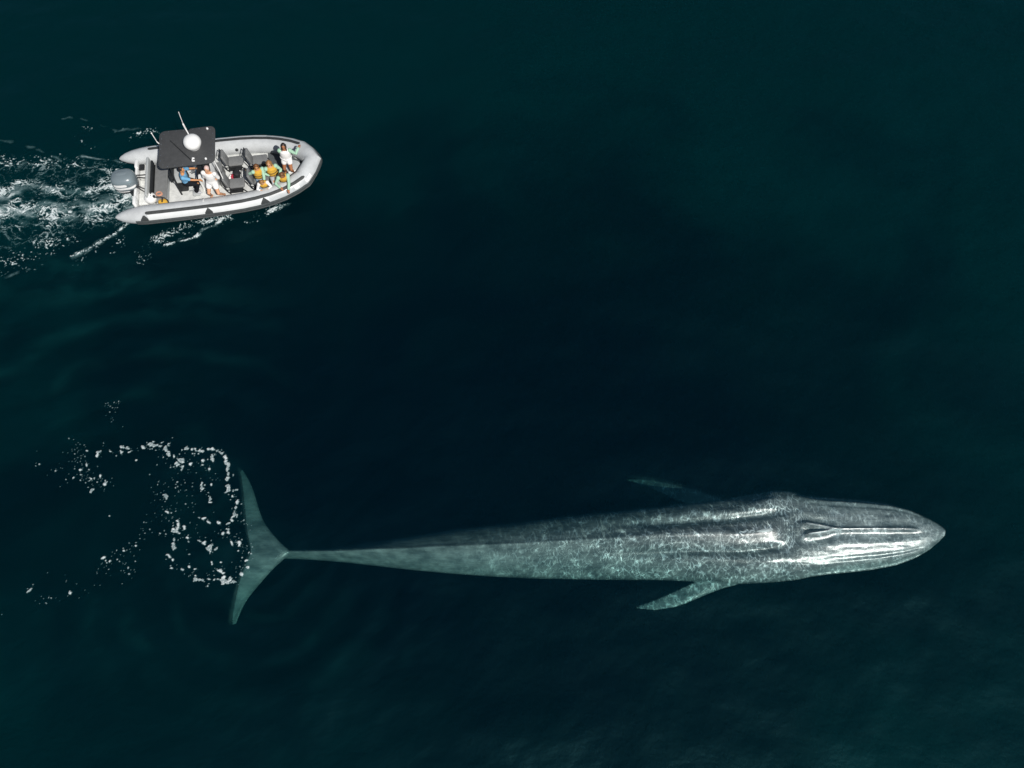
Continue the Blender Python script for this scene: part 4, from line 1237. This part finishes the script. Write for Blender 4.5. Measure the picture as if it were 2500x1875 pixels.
        m_.build('belt', M['black'] if outfit.get('belt', True) else outfit['vest'], v_)
    if 'shoes' in outfit:
        for s in (-1, 1):
            m_ = MB()
            an = J[s][3]
            ff = Vector((f0.x, f0.y, 0)).normalized(); fr_ = (ff + rt * s * .25).normalized()
            m_.tube([an - fr_ * .06 * k - Vector((0, 0, .03 * k)), an + fr_ * .07 * k - Vector((0, 0, .038 * k)), an + fr_ * .17 * k - Vector((0, 0, .048 * k))], [.042 * k, .044 * k, .03 * k], 10, True)
            fin(m_, 'shoe', outfit['shoes'], me_, .012)
    return me_, J

DZ = .302
# driver in blue at the helm
person('person in blue shirt and dark trousers steering at the helm under the hardtop edge', (-1.1, -.5, DZ), 0, (-1.14, -.50, .98), (.12, -.10, 1),
       (Vector((-.56, -.72, 1.18)), Vector((-.72, -.12, 1.16))), (Vector((-.92, -.62, .41)), Vector((-1.0, -.34, DZ))), M['tan'], M['hair'], 0,
       dict(shirt=M['blue'], sleeve=.75, trousers=M['navy'], leg=1.92, shoes=M['greycloth']), look=(1, -.35, .05))
# man in white, standing
hp = B(516, 443, 1.18)
_, J1 = person('person in white shirt and shorts standing with legs apart beside the console', (-.2, -.78, DZ), -100, (-.16, -.78, 1.12), (.12, -.06, 1),
       (hp + Vector((-.05, .04, -.03)), hp + Vector((.06, .04, -.03))), (Vector((-.40, -.80, DZ)), Vector((.08, -.82, DZ))), M['skin'], M['ghair'], 0,
       dict(shirt=M['wcloth'], sleeve=.95, trousers=M['wcloth'], leg=.40, legname='shorts', loose=.022), k=1.04, look=(-.25, -1, .05))
# woman at the bow with camera
cpz = B(705, 376, 1.36)
person('person with long dark hair in white and mint standing at the bow with a camera', (2.5, -.2, .36), -92, (2.58, -.17, 1.18), (.10, -.05, 1),
       (cpz + Vector((-.07, .06, -.02)), B(728, 361, 1.45)), (Vector((2.36, -.12, .362)), Vector((2.68, -.2, .362))), M['dskin'], M['hair'], .22,
       dict(shirt=M['mint'], sleeve=1.9, trousers=M['wcloth'], leg=.30, legname='shorts', loose=.025, vest=M['wcloth'], belt=False), k=.98, look=(0, -1, .12))
# seated group in yellow
person('person in yellow vest seated beside the starboard tube, arm stretched back over a seat', (1.46, -.62, DZ), -70, (1.50, -.56, .76), (.06, -.04, 1),
       (B(603, 416, 1.0), Vector((1.68, -.92, .85))), (Vector((1.40, -.98, DZ)), Vector((1.58, -1.0, DZ))), M['tan'], M['bhair'], .10,
       dict(shirt=M['mint'], sleeve=1.9, trousers=M['denim'], leg=1.9, vest=M['yellow']), k=.93, look=(.1, -1, -.25))
person('taller person in yellow vest and pale trousers seated just behind the bow floor', (1.95, -.55, .36), -75, (2.0, -.50, .74), (.0, -.02, 1),
       (B(658, 428, .88), B(682, 429, .85)), (Vector((1.86, -.86, .362)), Vector((2.02, -.9, .362))), M['skin'], M['lhair'], .14,
       dict(shirt=M['mint'], sleeve=1.9, trousers=M['greycloth'], leg=1.9, vest=M['yellow']), k=.98, look=(-.1, -1, -.1))
person('smallest person in white and yellow bending over the starboard tube, head down', (1.64, -1.0, DZ), -85, (1.66, -.84, .66), (.0, -.50, .85),
       (B(640, 466, .80), B(652, 464, .80)), (Vector((1.56, -.88, DZ)), Vector((1.74, -.9, DZ))), M['skin'], M['lhair'], .12,
       dict(shirt=M['wcloth'], sleeve=1.5, trousers=M['denim'], leg=1.9, vest=M['yellow']), k=.84, look=(.2, -1, -.7))
person('person in yellow vest leaning out over the starboard bow tube, hand on the tube', (2.36, -.75, .36), -80, (2.40, -.76, .72), (.05, -.42, .9),
       (B(684, 458, .88), B(705, 463, .86)), (Vector((2.26, -.72, .362)), Vector((2.46, -.62, .362))), M['dskin'], M['bhair'], .12,
       dict(shirt=M['mint'], sleeve=1.9, trousers=M['navy'], leg=1.9, vest=M['yellow']), k=.95, look=(.0, -1, -.45))

t = in_boat('camera', cpz, 'black camera held by the person standing at the bow', 'camera')
m_ = MB(); m_.rbox((0, 0, 0), (.14, .07, .10), .015); m_.rbox((0, 0, .06), (.05, .05, .035), .01); m_.build('body', M['black'], t)
m_ = MB(); m_.lathe((0, -.03, 0), [(.038, 0), (.04, .06), (.043, .10), (.03, .105)], 18, axis=(0, -1, 0)); m_.build('lens', M['black'], t)
t = in_boat('phone', hp, 'dark phone held at the waist by the person in white', 'phone')
m_ = MB(); m_.rbox((0, 0, 0), (.15, .012, .08), .005); m_.build('body', M['black'], t)
